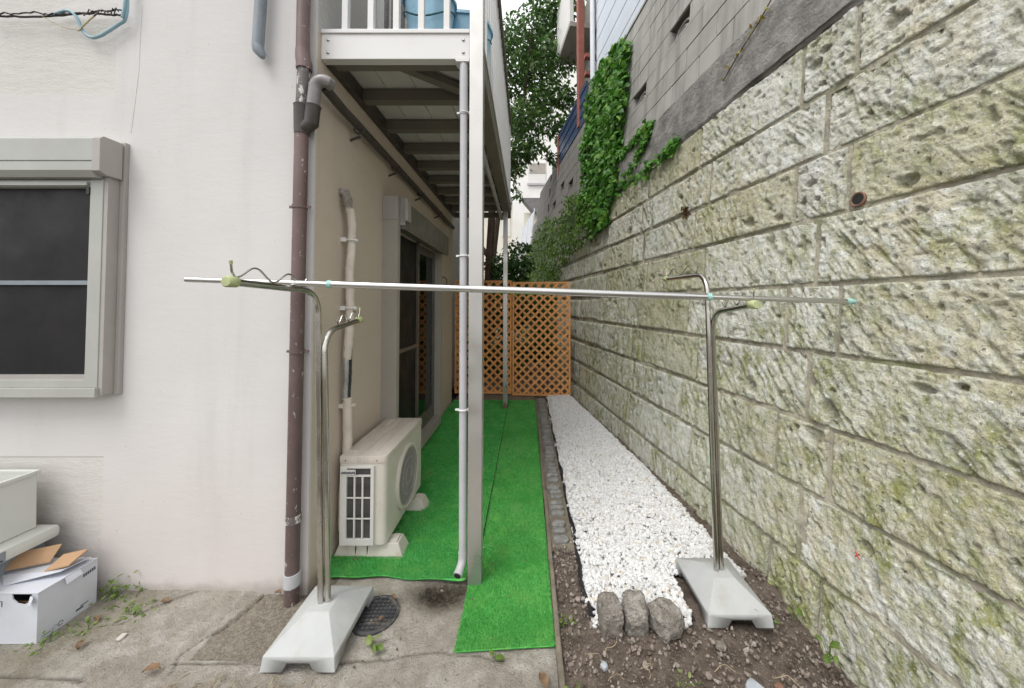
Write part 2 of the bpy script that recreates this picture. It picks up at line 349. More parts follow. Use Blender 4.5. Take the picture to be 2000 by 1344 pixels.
def pebble_m():
    t = NT('soil_pebble'); k = t.attr('tint')
    c = t.mix(t.ramp(k, 0, .6), (.13, .104, .084), (.26, .215, .18)); c = t.mix(t.ramp(k, .6, 1), c, (.34, .31, .28))
    return t.done(c, .92, 0, t.bump(t.noise(150, 4), .5, .004), .15)
MAT['pebble'] = pebble_m()
def yard_m():
    t = NT('old_yard_concrete'); a = t.attr('slab'); ck = t.attr('crack')
    c = t.mix(t.ramp(t.noise(4, 7, .65), .35, .65), (.46, .415, .355), (.58, .535, .47))
    c = t.mix(t.ramp(t.noise(3.1, 8, .72, t.vec((1, 1.4, 1))), .50, .58, 0, .85), c, (.64, .60, .55))
    c = t.mix(t.ramp(t.noise(13, 8, .72), .38, .58, .4, 0), c, (.29, .25, .20))
    c = t.mix(t.math('MULTIPLY', a, .75), c, t.mix(t.ramp(t.noise(60, 5, .7), .4, .6), (.20, .17, .12), (.37, .33, .26)))
    c = t.mix(t.ramp(t.noise(2.2, 8, .75), .52, .66, 0, .42), c, (.24, .215, .145)); c = t.mix(t.ramp(t.math('ADD', t.sep(0), t.math('MULTIPLY', t.noise(5, 6, .7), .8)), -1.7, -1.1, .35, 0), c, (.17, .16, .09))
    c = t.mix(t.ramp(t.noise(90, 4, .7), .60, .70, 0, .6), c, (.11, .09, .065)); c = t.mix(t.ramp(t.noise(130, 3), .66, .72, 0, .6), c, (.5, .47, .42))
    c = t.mix(ck, c, t.mix(t.ramp(t.noise(60, 5, .7), .45, .6), (.035, .028, .02), (.10, .08, .06)))
    nb = t.bump(t.noise(45, 7, .75), .9, .02); nb = t.bump(t.noise(180, 3), .6, .005, nb)
    return t.done(c, .92, 0, nb, .2)
MAT['yard'] = yard_m()
def leaf_m(name, c0, c1, c2):
    t = NT(name); k = t.attr('tint')
    c = t.mix(t.ramp(k, 0, .7), c0, c1); c = t.mix(t.ramp(k, .8, 1), c, c2)
    t.done(c, .42, 0, None, .4)
    tr = t.n('ShaderNodeBsdfTranslucent'); t.put(tr.inputs['Color'], c); mx = t.n('ShaderNodeMixShader'); mx.inputs[0].default_value = .4
    t.t.links.new(t.b.outputs[0], mx.inputs[1]); t.t.links.new(tr.outputs[0], mx.inputs[2]); t.t.links.new(mx.outputs[0], t.out.inputs['Surface'])
    return t.m
MAT['ivy'] = leaf_m('ivy_leaf', (.045, .15, .02), (.12, .32, .04), (.27, .48, .08))
MAT['ivy_low'] = leaf_m('creeper_leaf', (.05, .12, .012), (.12, .23, .025), (.20, .30, .05))
MAT['tree_leaf'] = leaf_m('tree_leaf', (.035, .085, .018), (.085, .175, .04), (.18, .29, .075))
MAT['weed'] = leaf_m('weed_leaf', (.12, .20, .035), (.20, .30, .07), (.30, .36, .12))
def glass_m():
    t = NT('window_glass')
    tr = t.n('ShaderNodeBsdfTransparent'); tr.inputs[0].default_value = (.86, .9, .88, 1); gl = t.n('ShaderNodeBsdfGlossy'); gl.inputs['Roughness'].default_value = .02
    fr = t.n('ShaderNodeFresnel'); fr.inputs['IOR'].default_value = 1.5; mx = t.n('ShaderNodeMixShader')
    t.t.links.new(fr.outputs[0], mx.inputs[0]); t.t.links.new(tr.outputs[0], mx.inputs[1]); t.t.links.new(gl.outputs[0], mx.inputs[2]); t.t.links.new(mx.outputs[0], t.out.inputs['Surface'])
    return t.m
MAT['glass'] = glass_m()

# ------------------------------------------------------------------ the setting: ground, soil, yard concrete
XW, YF = -1.09, 1.788           # side wall plane, front wall plane
SW = XW-.16
WA, WS, WB = 1.53, .145, .09    # stone wall face: x = WA - WS*y + WB*z
def wx(y, z=0.0): return WA - WS*y + WB*z
g = MB(); g.add([(-150,-150,-.22),(150,-150,-.22),(150,150,-.22),(-150,150,-.22)], [(0,1,2,3)])
tag(g.build('ground', MAT['ground']), 'grey brown ground reaching away around the yard', kind='structure')

def seg_dist(px, py, pts):
    d = np.full(px.shape, 9.0)
    for (x0, y0), (x1, y1) in zip(pts[:-1], pts[1:]):
        dx, dy = x1-x0, y1-y0; t = np.clip(((px-x0)*dx+(py-y0)*dy)/(dx*dx+dy*dy), 0, 1)
        d = np.minimum(d, np.hypot(px-x0-t*dx, py-y0-t*dy))
    return d
def grid_sheet(x0, x1, y0, y1, nx, ny):
    xs = np.linspace(x0, x1, nx); ys = np.linspace(y0, y1, ny); X, Y = np.meshgrid(xs, ys)
    i = np.arange(nx*ny).reshape(ny, nx); F = np.stack([i[:-1,:-1], i[:-1,1:], i[1:,1:], i[1:,:-1]], -1).reshape(-1, 4)
    return X.ravel(), Y.ravel(), F
# yard concrete with cracks, slab joints, a chipped aggregate panel and a worn patch by the post
X, Y, F = grid_sheet(-4.2, .117, .35, 1.98, 430, 220)
wob = .012*fbm(X*7, Y*7, 0, 3)
cr = seg_dist(X+wob*1.4, Y+wob, [(-1.30,1.79),(-1.33,1.62),(-1.42,1.47),(-1.38,1.40)])
cr = np.minimum(cr, seg_dist(X+wob*1.4, Y+wob, [(-1.42,1.44),(-1.05,1.45)]))
cr = np.minimum(cr, seg_dist(X+wob*2, Y+wob*2, [(-.82,1.46),(-.55,1.47),(-.36,1.50),(-.1,1.46)]))
cr = np.minimum(cr, seg_dist(X+wob*2, Y+wob*2, [(-1.02,1.36),(-1.1,1.2),(-1.02,1.0)]))
cr = np.minimum(cr, seg_dist(X+wob*2, Y+wob*2, [(-1.80,1.62),(-1.75,1.70),(-1.62,1.79)]))
cr = np.minimum(cr, seg_dist(X+wob*2, Y+wob*2, [(-2.2,1.42),(-1.95,1.40),(-1.7,1.37)]))
crack = np.clip(1-cr/.007, 0, 1)
slab = ((X+wob > -1.36+.30*(1.79-Y)*.0) & (X < -.98) & (Y > 1.455) & (X-wob > -1.30-.28*(1.79-Y))).astype(float)
slab = np.maximum(slab, np.clip((fbm(X*1.6+3, Y*1.6, 0, 11)-.18)*6, 0, 1)*(X < -1.5))
step = .010*np.clip((-1.34-.28*(1.79-Y)-X+wob)/.02, 0, 1)*(Y > 1.4)
worn = np.exp(-(((X+.42)/.16)**2+((Y-1.79)/.09)**2))
Z = .012*fbm(X*2.2, Y*2.2, 0, 5)+.004*fbm(X*22, Y*22, 0, 9, 4)+step-.012*crack-.006*slab-.022*worn-.010
Z -= .03*np.clip((fbm(X*3, Y*3, 0, 21)-.12)*3, 0, 1)*(Y < 1.33)
me = np_mesh('yard', np.c_[X, Y, Z], F, True, {'slab': np.maximum(slab, worn*1.3), 'crack': np.clip(crack+1.6*worn*(1+.5*fbm(X*9, Y*9, 0, 77))-.15, 0, 1)})
tag(link('yard_pavement', me, MAT['yard']), 'old cracked concrete of the yard with moss stains', kind='structure')
# concrete strip under the turf
g = MB(); g.box(XW, .112, 1.90, 6.2, -.08, -.004)
tag(g.build('walkway_slab', MAT['kerb']), 'concrete strip beneath the green turf', kind='structure')
# soil between kerb and stone wall
X, Y, F = grid_sheet(.13, 1.75, .30, 9.0, 170, 620)
Z = -.012+.018*fbm(X*4, Y*4, 0, 31)+.010*fbm(X*16, Y*16, 0, 37)+.007*np.abs(fbm(X*45, Y*45, 0, 41, 3))
Z -= .085*np.clip((X-wx(Y)+.45)/.4, 0, 1)*np.clip((1.86-Y)/.3, 0, 1)
m = (X > .27) & (X < wx(Y)-.1) & (Y > 1.66); Z = np.where(m, Z-.012, Z)
tag(link('soil_bed', np_mesh('soil', np.c_[X, Y, Z], F, True), MAT['soil']), 'dark brown bare soil along the stone wall', kind='structure')
g = MB(); g.box(-6, 1.2, 6.2, 14, -.06, -.01)
tag(g.build('back_path', MAT['soil']), 'dark earth behind the lattice panels', kind='structure')

ICO_V = np.array([(0,0,1)]+[(.894*math.cos(R(72*k)), .894*math.sin(R(72*k)), .447) for k in range(5)]+[(.894*math.cos(R(72*k+36)), .894*math.sin(R(72*k+36)), -.447) for k in range(5)]+[(0,0,-1)])
ICO_F = np.array([(0,1+k,1+(k+1)%5) for k in range(5)]+[(1+k,6+k,1+(k+1)%5) for k in range(5)]+[(1+(k+1)%5,6+k,6+(k+1)%5) for k in range(5)]+[(6+k,11,6+(k+1)%5) for k in range(5)])
def rocks(P, size, flat=.65, jit=.28):
    n = len(P); V = np.repeat(ICO_V[None], n, 0)*(1+jit*RNG.uniform(-1, 1, (n, 12, 1)))
    S = size[:, None]*np.c_[RNG.uniform(.75, 1.3, n), RNG.uniform(.75, 1.3, n), RNG.uniform(flat*.7, flat*1.25, n)]
    V = V*S[:, None, :]
    q = RNG.normal(size=(n, 4)); q[:, 1:3] *= .45; q /= np.linalg.norm(q, axis=1)[:, None]; w, x, y, z = q.T
    M_ = np.stack([1-2*(y*y+z*z), 2*(x*y-w*z), 2*(x*z+w*y), 2*(x*y+w*z), 1-2*(x*x+z*z), 2*(y*z-w*x), 2*(x*z-w*y), 2*(y*z+w*x), 1-2*(x*x+y*y)], 1).reshape(n, 3, 3)
    V = np.einsum('nij,nkj->nki', M_, V)+P[:, None, :]
    F = (ICO_F[None]+12*np.arange(n)[:, None, None]).reshape(-1, 3)
    return V.reshape(-1, 3), F, np.repeat(RNG.uniform(0, 1, n), 12)
def scatter(n, x0, x1, y0, y1): return RNG.uniform(x0, x1, n), RNG.uniform(y0, y1, n)
# white gravel bed
x, y = scatter(40000, .26, 1.35, 1.58, 5.45)
left = .285+.012*fbm(x*0+1, y*9, 0, 51); right = wx(y)-.045-.07*np.clip((3.4-y)/1.8, 0, 1)+.02*fbm(x*0, y*8, 0, 53)
front = 1.60+.02*fbm(x*9, y*0, 0, 57)+np.where(x > .74, .3, 0)
k = (x > left) & (x < right) & (y > front); x, y = x[k], y[k]
edge = np.clip(np.minimum(np.minimum(x-left[k], right[k]-x), y-front[k])/.06, 0, 1)
z = -.010+.040*edge*(.8+.35*fbm(x*5, y*5, 0, 61))+RNG.uniform(0, .010, len(x))
V, F, tn = rocks(np.c_[x, y, z], RNG.uniform(.0075, .0135, len(x)), .75, .32)
GX, GY, GF = grid_sheet(.28, 1.34, 1.6, 5.45, 60, 200); gk = GX[GF].max(1) < wx(GY[GF].min(1))-.06-.07*np.clip((3.4-GY[GF].min(1))/1.8, 0, 1); gk &= ~((GX[GF].max(1) > .76) & (GY[GF].min(1) < 1.92)) & (GY[GF].min(1) > 1.63) & (GX[GF].min(1) > .30); GF = GF[gk]
GV = np.c_[GX, GY, .010+.006*fbm(GX*20, GY*20, 0, 63)]; GT = np.r_[GF[:, [0,1,2]], GF[:, [0,2,3]]]
F = np.r_[F, GT+len(V)]; V = np.r_[V, GV]; tn = np.r_[tn, np.full(len(GV), .4)]
tag(link('white_gravel', np_mesh('gravel', V, F, False, {'tint': tn}), MAT['gravel']), 'bright white marble gravel laid in a strip along the stone wall', 'gravel', kind='stuff')
g = MB()
n = 60; ys = np.linspace(1.63, 5.4, n); vv = []
for yy in ys:
    l = .274+.006*math.sin(yy*9)+.005*math.sin(yy*23); r = wx(yy)-.06-.07*min(1, max(0, (3.4-yy)/1.8))
    if yy < 1.95: r = .76
    vv += [(l, yy, .004), (l+.012, yy, .02+.008*math.sin(yy*17)), (l+.03, yy, -.008), (r, yy, -.006)]
g.add(vv, [(i*4+j, i*4+j+1, i*4+j+5, i*4+j+4) for i in range(n-1) for j in range(3)])
tag(g.build('weed_membrane', MAT['membrane']), 'black sheet with torn edges peeping out beneath the white gravel', 'membrane')
# soil pebbles
x, y = scatter(16000, .14, 1.6, .5, 1.95); k = (x < wx(y)-.02) & ~((x > .3) & (x < 1.1) & (y > 1.6)); x, y = x[k], y[k]
x2, y2 = scatter(900, .14, .29, 1.9, 2.2); x3, y3 = scatter(1600, .9, 1.3, 1.9, 5.2); k = (x3 > wx(y3)-.13) & (x3 < wx(y3)); x3, y3 = x3[k], y3[k]
x = np.r_[x, x2, x3]; y = np.r_[y, y2, y3]
V, F, tn = rocks(np.c_[x, y, RNG.uniform(-.008, .012, len(x))-.085*np.clip((x-wx(y)+.45)/.4, 0, 1)*np.clip((1.86-y)/.3, 0, 1)], 0.0015+.010*RNG.uniform(0, 1, len(x))**7, .7)
tag(link('soil_pebbles', np_mesh('pebbles', V, F, False, {'tint': tn}), MAT['pebble']), 'small grey and brown pebbles and crumbs lying on the soil', 'pebbles', kind='stuff')
# grit and litter on the yard concrete
x, y = scatter(1500, -2.6, .1, .6, 1.85); w = (fbm(x*3, y*3, 0, 71) > -.05) | (y > 1.75); x, y = x[w], y[w]
V, F, tn = rocks(np.c_[x, y, RNG.uniform(-.012, .002, len(x))], .0015+.005*RNG.uniform(0, 1, len(x))**4, .6)
tag(link('yard_grit', np_mesh('grit', V, F, False, {'tint': tn}), MAT['pebble']), 'fine grit scattered over the yard concrete', 'grit', kind='stuff')

# ------------------------------------------------------------------ apartment building (left)
bld = empty('apartment_building', (-2.3, YF, 0)); tag(bld, 'white plastered apartment building with a shuttered window beside the yard', 'building')
def front_wall_part(name, x0, x1, z0, z1, yoff, mat, th=.16): return MB().box(x0, x1, YF+yoff, YF+th, z0, z1).build(name, mat, bld)
WX0, WX1, WZ0, WZ1 = -3.75, -2.12, 1.03, 2.03   # window opening
front_wall_part('front_wall', WX1, XW, -.1, 6.2, 0, MAT['plaster'], .016)
MB().box(WX1, SW, YF+.0165, YF+.16, -.1, 6.2).build('wall_core', MAT['room'], bld)
front_wall_part('wall_panel', -5.2, WX1, 2.5, 6.2, .004, MAT['plaster_rough'])
front_wall_part('wall_panel', -5.2, WX1, WZ1, 2.5, .001, MAT['plaster'])
front_wall_part('wall_panel', -5.2, WX1, .66, WZ0, .001, MAT['plaster'])
front_wall_part('wall_panel', -5.2, WX1, -.1, .66, .004, MAT['plaster_rough'])
front_wall_part('wall_panel', -5.2, WX0, WZ0, WZ1, .001, MAT['plaster'])
# shallow patched strip under the eaves line of the front wall (rougher older render)
DY0, DY1, DZ0, DZ1 = 2.70, 4.12, .14, 2.02      # sliding door opening in the side wall
def side(name, y0, y1, z0, z1, mat=None): return MB().box(SW, XW, y0, y1, z0, z1).build(name, mat or MAT['plaster_side'], bld)
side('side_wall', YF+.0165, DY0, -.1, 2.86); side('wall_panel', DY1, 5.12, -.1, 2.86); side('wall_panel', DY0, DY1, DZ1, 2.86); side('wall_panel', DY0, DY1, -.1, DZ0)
side('upper_wall', YF+.0165, 5.12, 2.86, 6.2, MAT['plaster_up'])
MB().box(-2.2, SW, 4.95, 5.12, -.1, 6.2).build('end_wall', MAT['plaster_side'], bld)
MB().box(-1.62, -1.36, 5.125, 8.6, -.1, 6.0).build('rear_wing_wall', MAT['plaster_up'], bld)
MB().box(-5.2, SW, YF+.16, 5.1, 2.55, 2.7).build('floor_slab', MAT['room'], bld)
MB().box(-5.2, -5.1, YF+.16, 5.1, -.1, 2.55).build('inner_wall', MAT['room'], bld)
MB().box(-5.1, SW, YF+.16, 4.9, -.1, .1).build('room_floor', MAT['room'], bld)
MB().box(-5.2, XW, YF, 5.12, 6.2, 6.35).build('roof', MAT['roof'], bld)
# hairline cracks in the front wall render
for pts in ([(-1.99,2.97),(-1.994,2.82),(-2.0,2.62),(-2.012,2.45),(-2.03,2.30)],):
    MB().tube([(p[0]+random.uniform(-.003,.003), YF-.0004, p[1]) for p in pts], .0005, 5).build('hairline_crack', MAT['mortar'], bld)

# front shutter window
YS = YF-.072; YX = YF-.118
w = MB()
w.box(-2.141, -2.078, YS, YF+.05, 1.02, 2.035); w.box(-3.8, -3.74, YS, YF+.05, 1.02, 2.035); w.box(-3.74, -2.141, YS+.002, YF+.05, 1.02, 1.057); w.box(-3.74, -2.141, YS+.004, YF+.05, 1.997, 2.035)
win = w.build('window', MAT['alu'], bld, bevel=.003); win['label'] = 'shuttered window with grey aluminium frame and dark insect screen'
MB().prism([(-2.0775,YS+.004),(-2.058,YS+.004),(-2.058,YF-.0005),(-2.0775,YF-.0005)],'z',.98,2.047).build('side_channel', MAT['alu_warm'], win)
MB().box(-2.0575,-2.034,YF-.020,YF-.0005,.975,2.240).build('wall_flange', MAT['alu_warm'], win, bevel=.002)
MB().prism([(YX+.02,2.036),(YX,2.063),(YX,2.104),(YX+.006,2.106),(YX+.006,2.109),(YX,2.111),(YX,2.215),(YX+.012,2.228),(YF-.002,2.228),(YF-.002,2.036)], 'x', -3.84, -2.081).build('shutter_box', MAT['alu'], win)
MB().prism([(YX-.002,2.06),(YX-.002,2.217),(YX+.011,2.231),(YF-.024,2.231),(YF-.024,2.047),(YX+.03,2.047)], 'x', -2.0805, -2.041).build('end_cap', MAT['alu_warm'], win, bevel=.002)
MB().box(-3.74,-2.15,YS-.008,YS+.0015,2.002,2.02).build('top_rail', MAT['alu'], win)
MB().box(-3.74,-2.1405,YS+.030,YS+.034,1.058,1.996).build('insect_screen', MAT['screen'], win)
MB().box(-3.74,-2.142,YS+.014,YS+.028,1.517,1.538).build('cross_bar', MAT['bluegrey_pvc'], win)
MB().box(-3.74,-2.142,YS+.010,YS+.028,1.0575,1.078).build('bottom_rail', MAT['alu_warm'], win)
MB().box(-3.80,-2.072,YS-.014,YF-.0005,.975,1.0195).build('sill', MAT['alu'], win, bevel=.002)
MB().box(-2.156,-2.142,YS-.004,YS+.026,1.960,1.9965).build('latch_stop', MAT['black'], win)

# sliding door with shutter box in the side wall
XD = XW+.115
d = MB()
d.box(XW-.05, XD, 2.64, 2.70, .06, 2.06); d.box(XW-.05, XD-.03, 4.12, 4.16, .06, 2.06); d.box(XW-.05, XD-.02, 2.70, 4.12, .06, .14)
door = d.build('sliding_door', MAT['taupe'], bld, bevel=.002); door['label'] = 'dark sliding glass door with shutter box'
MB().box(XW+.001, XD, 2.637, 2.70, 2.0605, 2.24).box(XW+.001, XD+.035, 2.70, 2.715, 2.03, 2.245).build('box_end', MAT['alu_warm'], door, bevel=.004)
MB().prism([(XW+.001,2.04),(XD+.03,2.0),(XD+.035,2.03),(XD+.035,2.22),(XD+.015,2.24),(XW+.001,2.24)], 'y', 2.716, 4.2).build('shutter_box', MAT['joist'], door)
MB().box(XD+.036, XD+.062, 2.68, 2.76, 2.06, 2.235).build('box_cover', MAT['alu_warm'], door, bevel=.004)
MB().box(XW+.02, XW+.028, 2.72, 3.38, .15, 2.0).build('insect_screen', MAT['screen'], door)
MB().box(XW+.03, XW+.05, 2.70, 2.75, .14, 2.02).box(XW+.03,XW+.05,3.36,3.40,.14,2.02).box(XW+.03,XW+.05,2.75,3.36,.14,.2).box(XW+.03,XW+.05,2.75,3.36,1.02,1.05).build('screen_frame', MAT['alu_dark'], door)
MB().box(XW-.02, XW+.01, 3.40, 3.47, .14, 2.02).box(XW-.02, XW+.01, 4.05, 4.12, .14, 2.02).box(XW-.02,XW+.01,3.47,4.05,.14,.28).box(XW-.02,XW+.01,3.47,4.05,1.94,2.02).build('sash', MAT['sash'], door, bevel=.002)
MB().box(XW-.008, XW-.004, 3.47, 4.05, .28, 1.94).build('pane', MAT['glass'], door)
cur = MB(); nn = 60
cur.add([(XW-.038+.012*math.sin(i*1.1), 3.46+.46*i/nn*(1 if z_ else .9), (.42, 1.93)[z_]) for z_ in (0,1) for i in range(nn+1)], [(i,i+1,i+nn+2,i+nn+1) for i in range(nn)])
cu = cur.build('curtain', MAT['curtain'], door, smooth=60)
mot = MB()
for r_ in range(12):
    for c_ in range(4):
        yy = 3.52+c_*.11+(.055 if r_%2 else 0); zz = .5+r_*.12; xx = XW-.024
        mot.add([(xx,yy-.022,zz),(xx,yy,zz-.03),(xx,yy+.022,zz),(xx,yy,zz+.03)], [(0,1,2,3)])
mot.build('motif', MAT['curtain_motif'], cu)['kind'] = 'stuff'
MB().tube([(XW-.001,4.30,1.76),(XW+.05,4.30,1.76)]+arc((XW+.05,4.30,1.70),.06,90,-90,8,'xz')+[(XW-.001,4.30,1.64)], .007, 8).build('wall_hook', MAT['alu_dark'], bld, smooth=50)
# upper storey window seen through the railing
uw = MB().box(XW-.01, XW+.03, 2.50, 2.56, 2.9, 4.4).box(XW-.01,XW+.03,3.3,3.36,2.9,4.4).box(XW-.01,XW+.03,2.56,3.3,2.9,2.96).box(XW-.01,XW+.03,2.56,3.3,4.34,4.4).build('window', MAT['white_paint'], bld)
MB().box(XW+.001, XW+.006, 2.56, 3.3, 2.96, 4.34).build('pane', simple('grey_frosted_glass', (.10,.10,.105), .25), uw)
for yy in (2.70, 2.88, 3.06): MB().box(XW+.007, XW+.02, yy, yy+.014, 2.96, 4.34).build('glazing_bar', MAT['white_paint'], uw)
for zz in (3.02, 3.24, 3.46): MB().box(XW+.021, XW+.028, 2.56, 3.3, zz, zz+.012).build('glazing_bar', MAT['white_paint'], uw)

# ------------------------------------------------------------------ pipes and cables on the front wall
YP = YF-.042; PX = -1.128
dp = empty('downpipe', (PX, YP, 0)); tag(dp, 'brown downpipe with chipped paint at the corner of the white building', 'pipe')
MB().tube([(PX-.012,YP,-.03),(PX-.008,YP,1.0),(PX-.002,YP,2.27)], .031, 20).build('lower_pipe', MAT['brown_pipe'], dp, smooth=40)
MB().tube([(PX-.001,YP,2.42),(PX+.006,YP,2.625)], .029, 20).build('flaking_section', MAT['flaking'], dp, smooth=40)
MB().tube([(PX+.006,YP,2.60),(PX+.006,YP,2.63),(PX-.001,YP,2.66),(PX-.003,YP,2.70)], [.036,.036,.034,.032], 20).build('pipe_offset', MAT['brown_pipe'], dp, smooth=40)
MB().tube([(PX-.003,YP,2.69),(PX+.002,YP,6.1)], .030, 20).build('upper_pipe', MAT['brown_pipe'], dp, smooth=40)
br = MB(); br.tube([(PX,YP,2.27),(PX,YP,2.30),(PX,YP,2.41),(PX,YP,2.415)], [.034,.036,.038,.04], 20)
br.tube([(PX+.012,YP-.004,2.295),(PX+.05,YP-.006,2.325),(PX+.056,YP-.006,2.40),(PX+.056,YP-.006,2.41)], [.03,.034,.034,.038], 18)
bo = br.build('branch_hopper', MAT['dark_pvc'], dp, smooth=40)
MB().tube([(PX+.056,YP-.006,2.40),(PX+.066,YP-.006,2.50)]+arc((PX+.105,YP-.006,2.50),.04,180,60,6,'xz')+[(PX+.13,YP+.02,2.535)], .03, 16).build('elbow', MAT['elbow'], dp, smooth=40)
MB().tube([(XW+.05,YP+.03,2.535),(XW+.055,YF+.16,2.515),(XW+.055,4.9,2.49)], .025, 16).build('branch_pipe', MAT['dark_pvc'], dp, smooth=40)
for yy in (2.15, 2.75, 3.4, 4.1): MB().tube([(XW-.001,yy,2.43),(XW+.06,yy,2.455)], .008, 8).tube(arc((XW+.055,yy,2.505),.033,180,360,8,'xz'), .005, 6).build('bracket', MAT['dark_pvc'], dp, smooth=40)
for zz in (1.905, 1.19): MB().tube([(PX-.004,YP,zz-.008),(PX-.004,YP,zz+.008)], .035, 18).box(PX-.055,PX+.05,YP-.004,YP+.003,zz-.006,zz+.006).build('bracket', MAT['brown_pipe'], dp)
MB().tube([(PX-.010,YP,.365),(PX-.010,YP,.40)], .034, 18).build('socket_joint', MAT['flaking'], dp, smooth=40)
MB().tube([(PX-.011,YP,.065),(PX-.011,YP,.125)], .037, 20).build('grey_band', MAT['grey_pvc'], dp, smooth=40)
cp = empty('conduit_pipe', (-1.35, YP, 2.7)); tag(cp, 'blue grey conduit ending in a bent cowl high on the white wall', 'pipe')
MB().tube([(-1.357,YP,2.72),(-1.335,YP,3.2),(-1.33,YP,4.4)], .026, 18, False).build('pipe', MAT['bluegrey_pvc'], cp, smooth=40)
MB().tube([(-1.357,YP,2.722),(-1.352,YP-.002,2.70),(-1.335,YP-.004,2.675),(-1.33,YP-.004,2.66)], [.026,.026,.02,.012], 14).build('cowl', MAT['bluegrey_pvc'], cp, smooth=40)
def wob_path(pts, n=24, j=.004):
    P = [Vector(p) for p in pts]; out = []
    for i in range(n+1):
        t = i/n*(len(P)-1); k = min(int(t), len(P)-2); u = t-k
        p0, p1, p2, p3 = P[max(k-1,0)], P[k], P[k+1], P[min(k+2,len(P)-1)]
        q = .5*((2*p1)+(p2-p0)*u+(2*p0-5*p1+4*p2-p3)*u*u+(3*p1-p0-3*p2+p3)*u**3)
        out.append(q+Vector((random.uniform(-j,j), random.uniform(-j,j)*.3, random.uniform(-j,j))))
    return out
YC = YF-.03
cb = empty('service_cable', (-2.3, YC, 2.88)); tag(cb, 'twisted black service cable with loose blue loop on the upper white wall', 'cable')
MB().tube(wob_path([(-2.75,YC,2.885),(-2.45,YC,2.885),(-2.25,YC,2.90),(-2.06,YC,2.89)], 30, .003), .005, 7).build('wire', MAT['cable_black'], cb, smooth=60)
MB().tube(wob_path([(-2.75,YC-.01,2.89),(-2.5,YC-.01,2.895),(-2.3,YC-.012,2.885),(-2.06,YC-.01,2.915)], 40, .007), .0035, 6).build('wire', MAT['cable_black'], cb, smooth=60)
MB().tube(wob_path([(-2.03,YC,4.2),(-2.035,YC,3.1),(-2.04,YC,2.89),(-2.08,YC,2.84),(-2.19,YC,2.775),(-2.25,YC,2.80),(-2.28,YC-.01,2.875),(-2.33,YC-.01,2.905),(-2.42,YC,2.89)], 50, .001), .007, 9).build('blue_wire', MAT['cable_blue'], cb, smooth=60)
MB().tube(wob_path([(-2.025,YC-.01,4.2),(-2.03,YC-.01,3.1),(-2.045,YC-.012,2.87)], 12, .001), .006, 8).build('blue_wire', MAT['cable_blue'], cb, smooth=60)
MB().tube(wob_path([(-2.27,YC-.01,2.80),(-2.22,YC-.01,2.85),(-2.18,YC-.01,2.89)], 12, .002), .0035, 6).build('tan_wire', MAT['cable_tan'], cb, smooth=60)
MB().tube(wob_path([(-2.46,YC-.005,2.88),(-2.36,YC-.005,2.83),(-2.28,YC-.005,2.81)], 14, .002), .0018, 5).build('tan_wire', MAT['cable_tan'], cb, smooth=60)
tw = MB()
for i in range(10):
    xx = -2.24+i*.017; tw.tube([(xx,YC-.012,2.895+random.uniform(-.02,.02)),(xx+.012,YC-.014,2.90+random.uniform(-.02,.02)),(xx+.02,YC-.01,2.90)], .0025, 5)
tw.build('twisted_ends', MAT['cable_black'], cb, smooth=60)

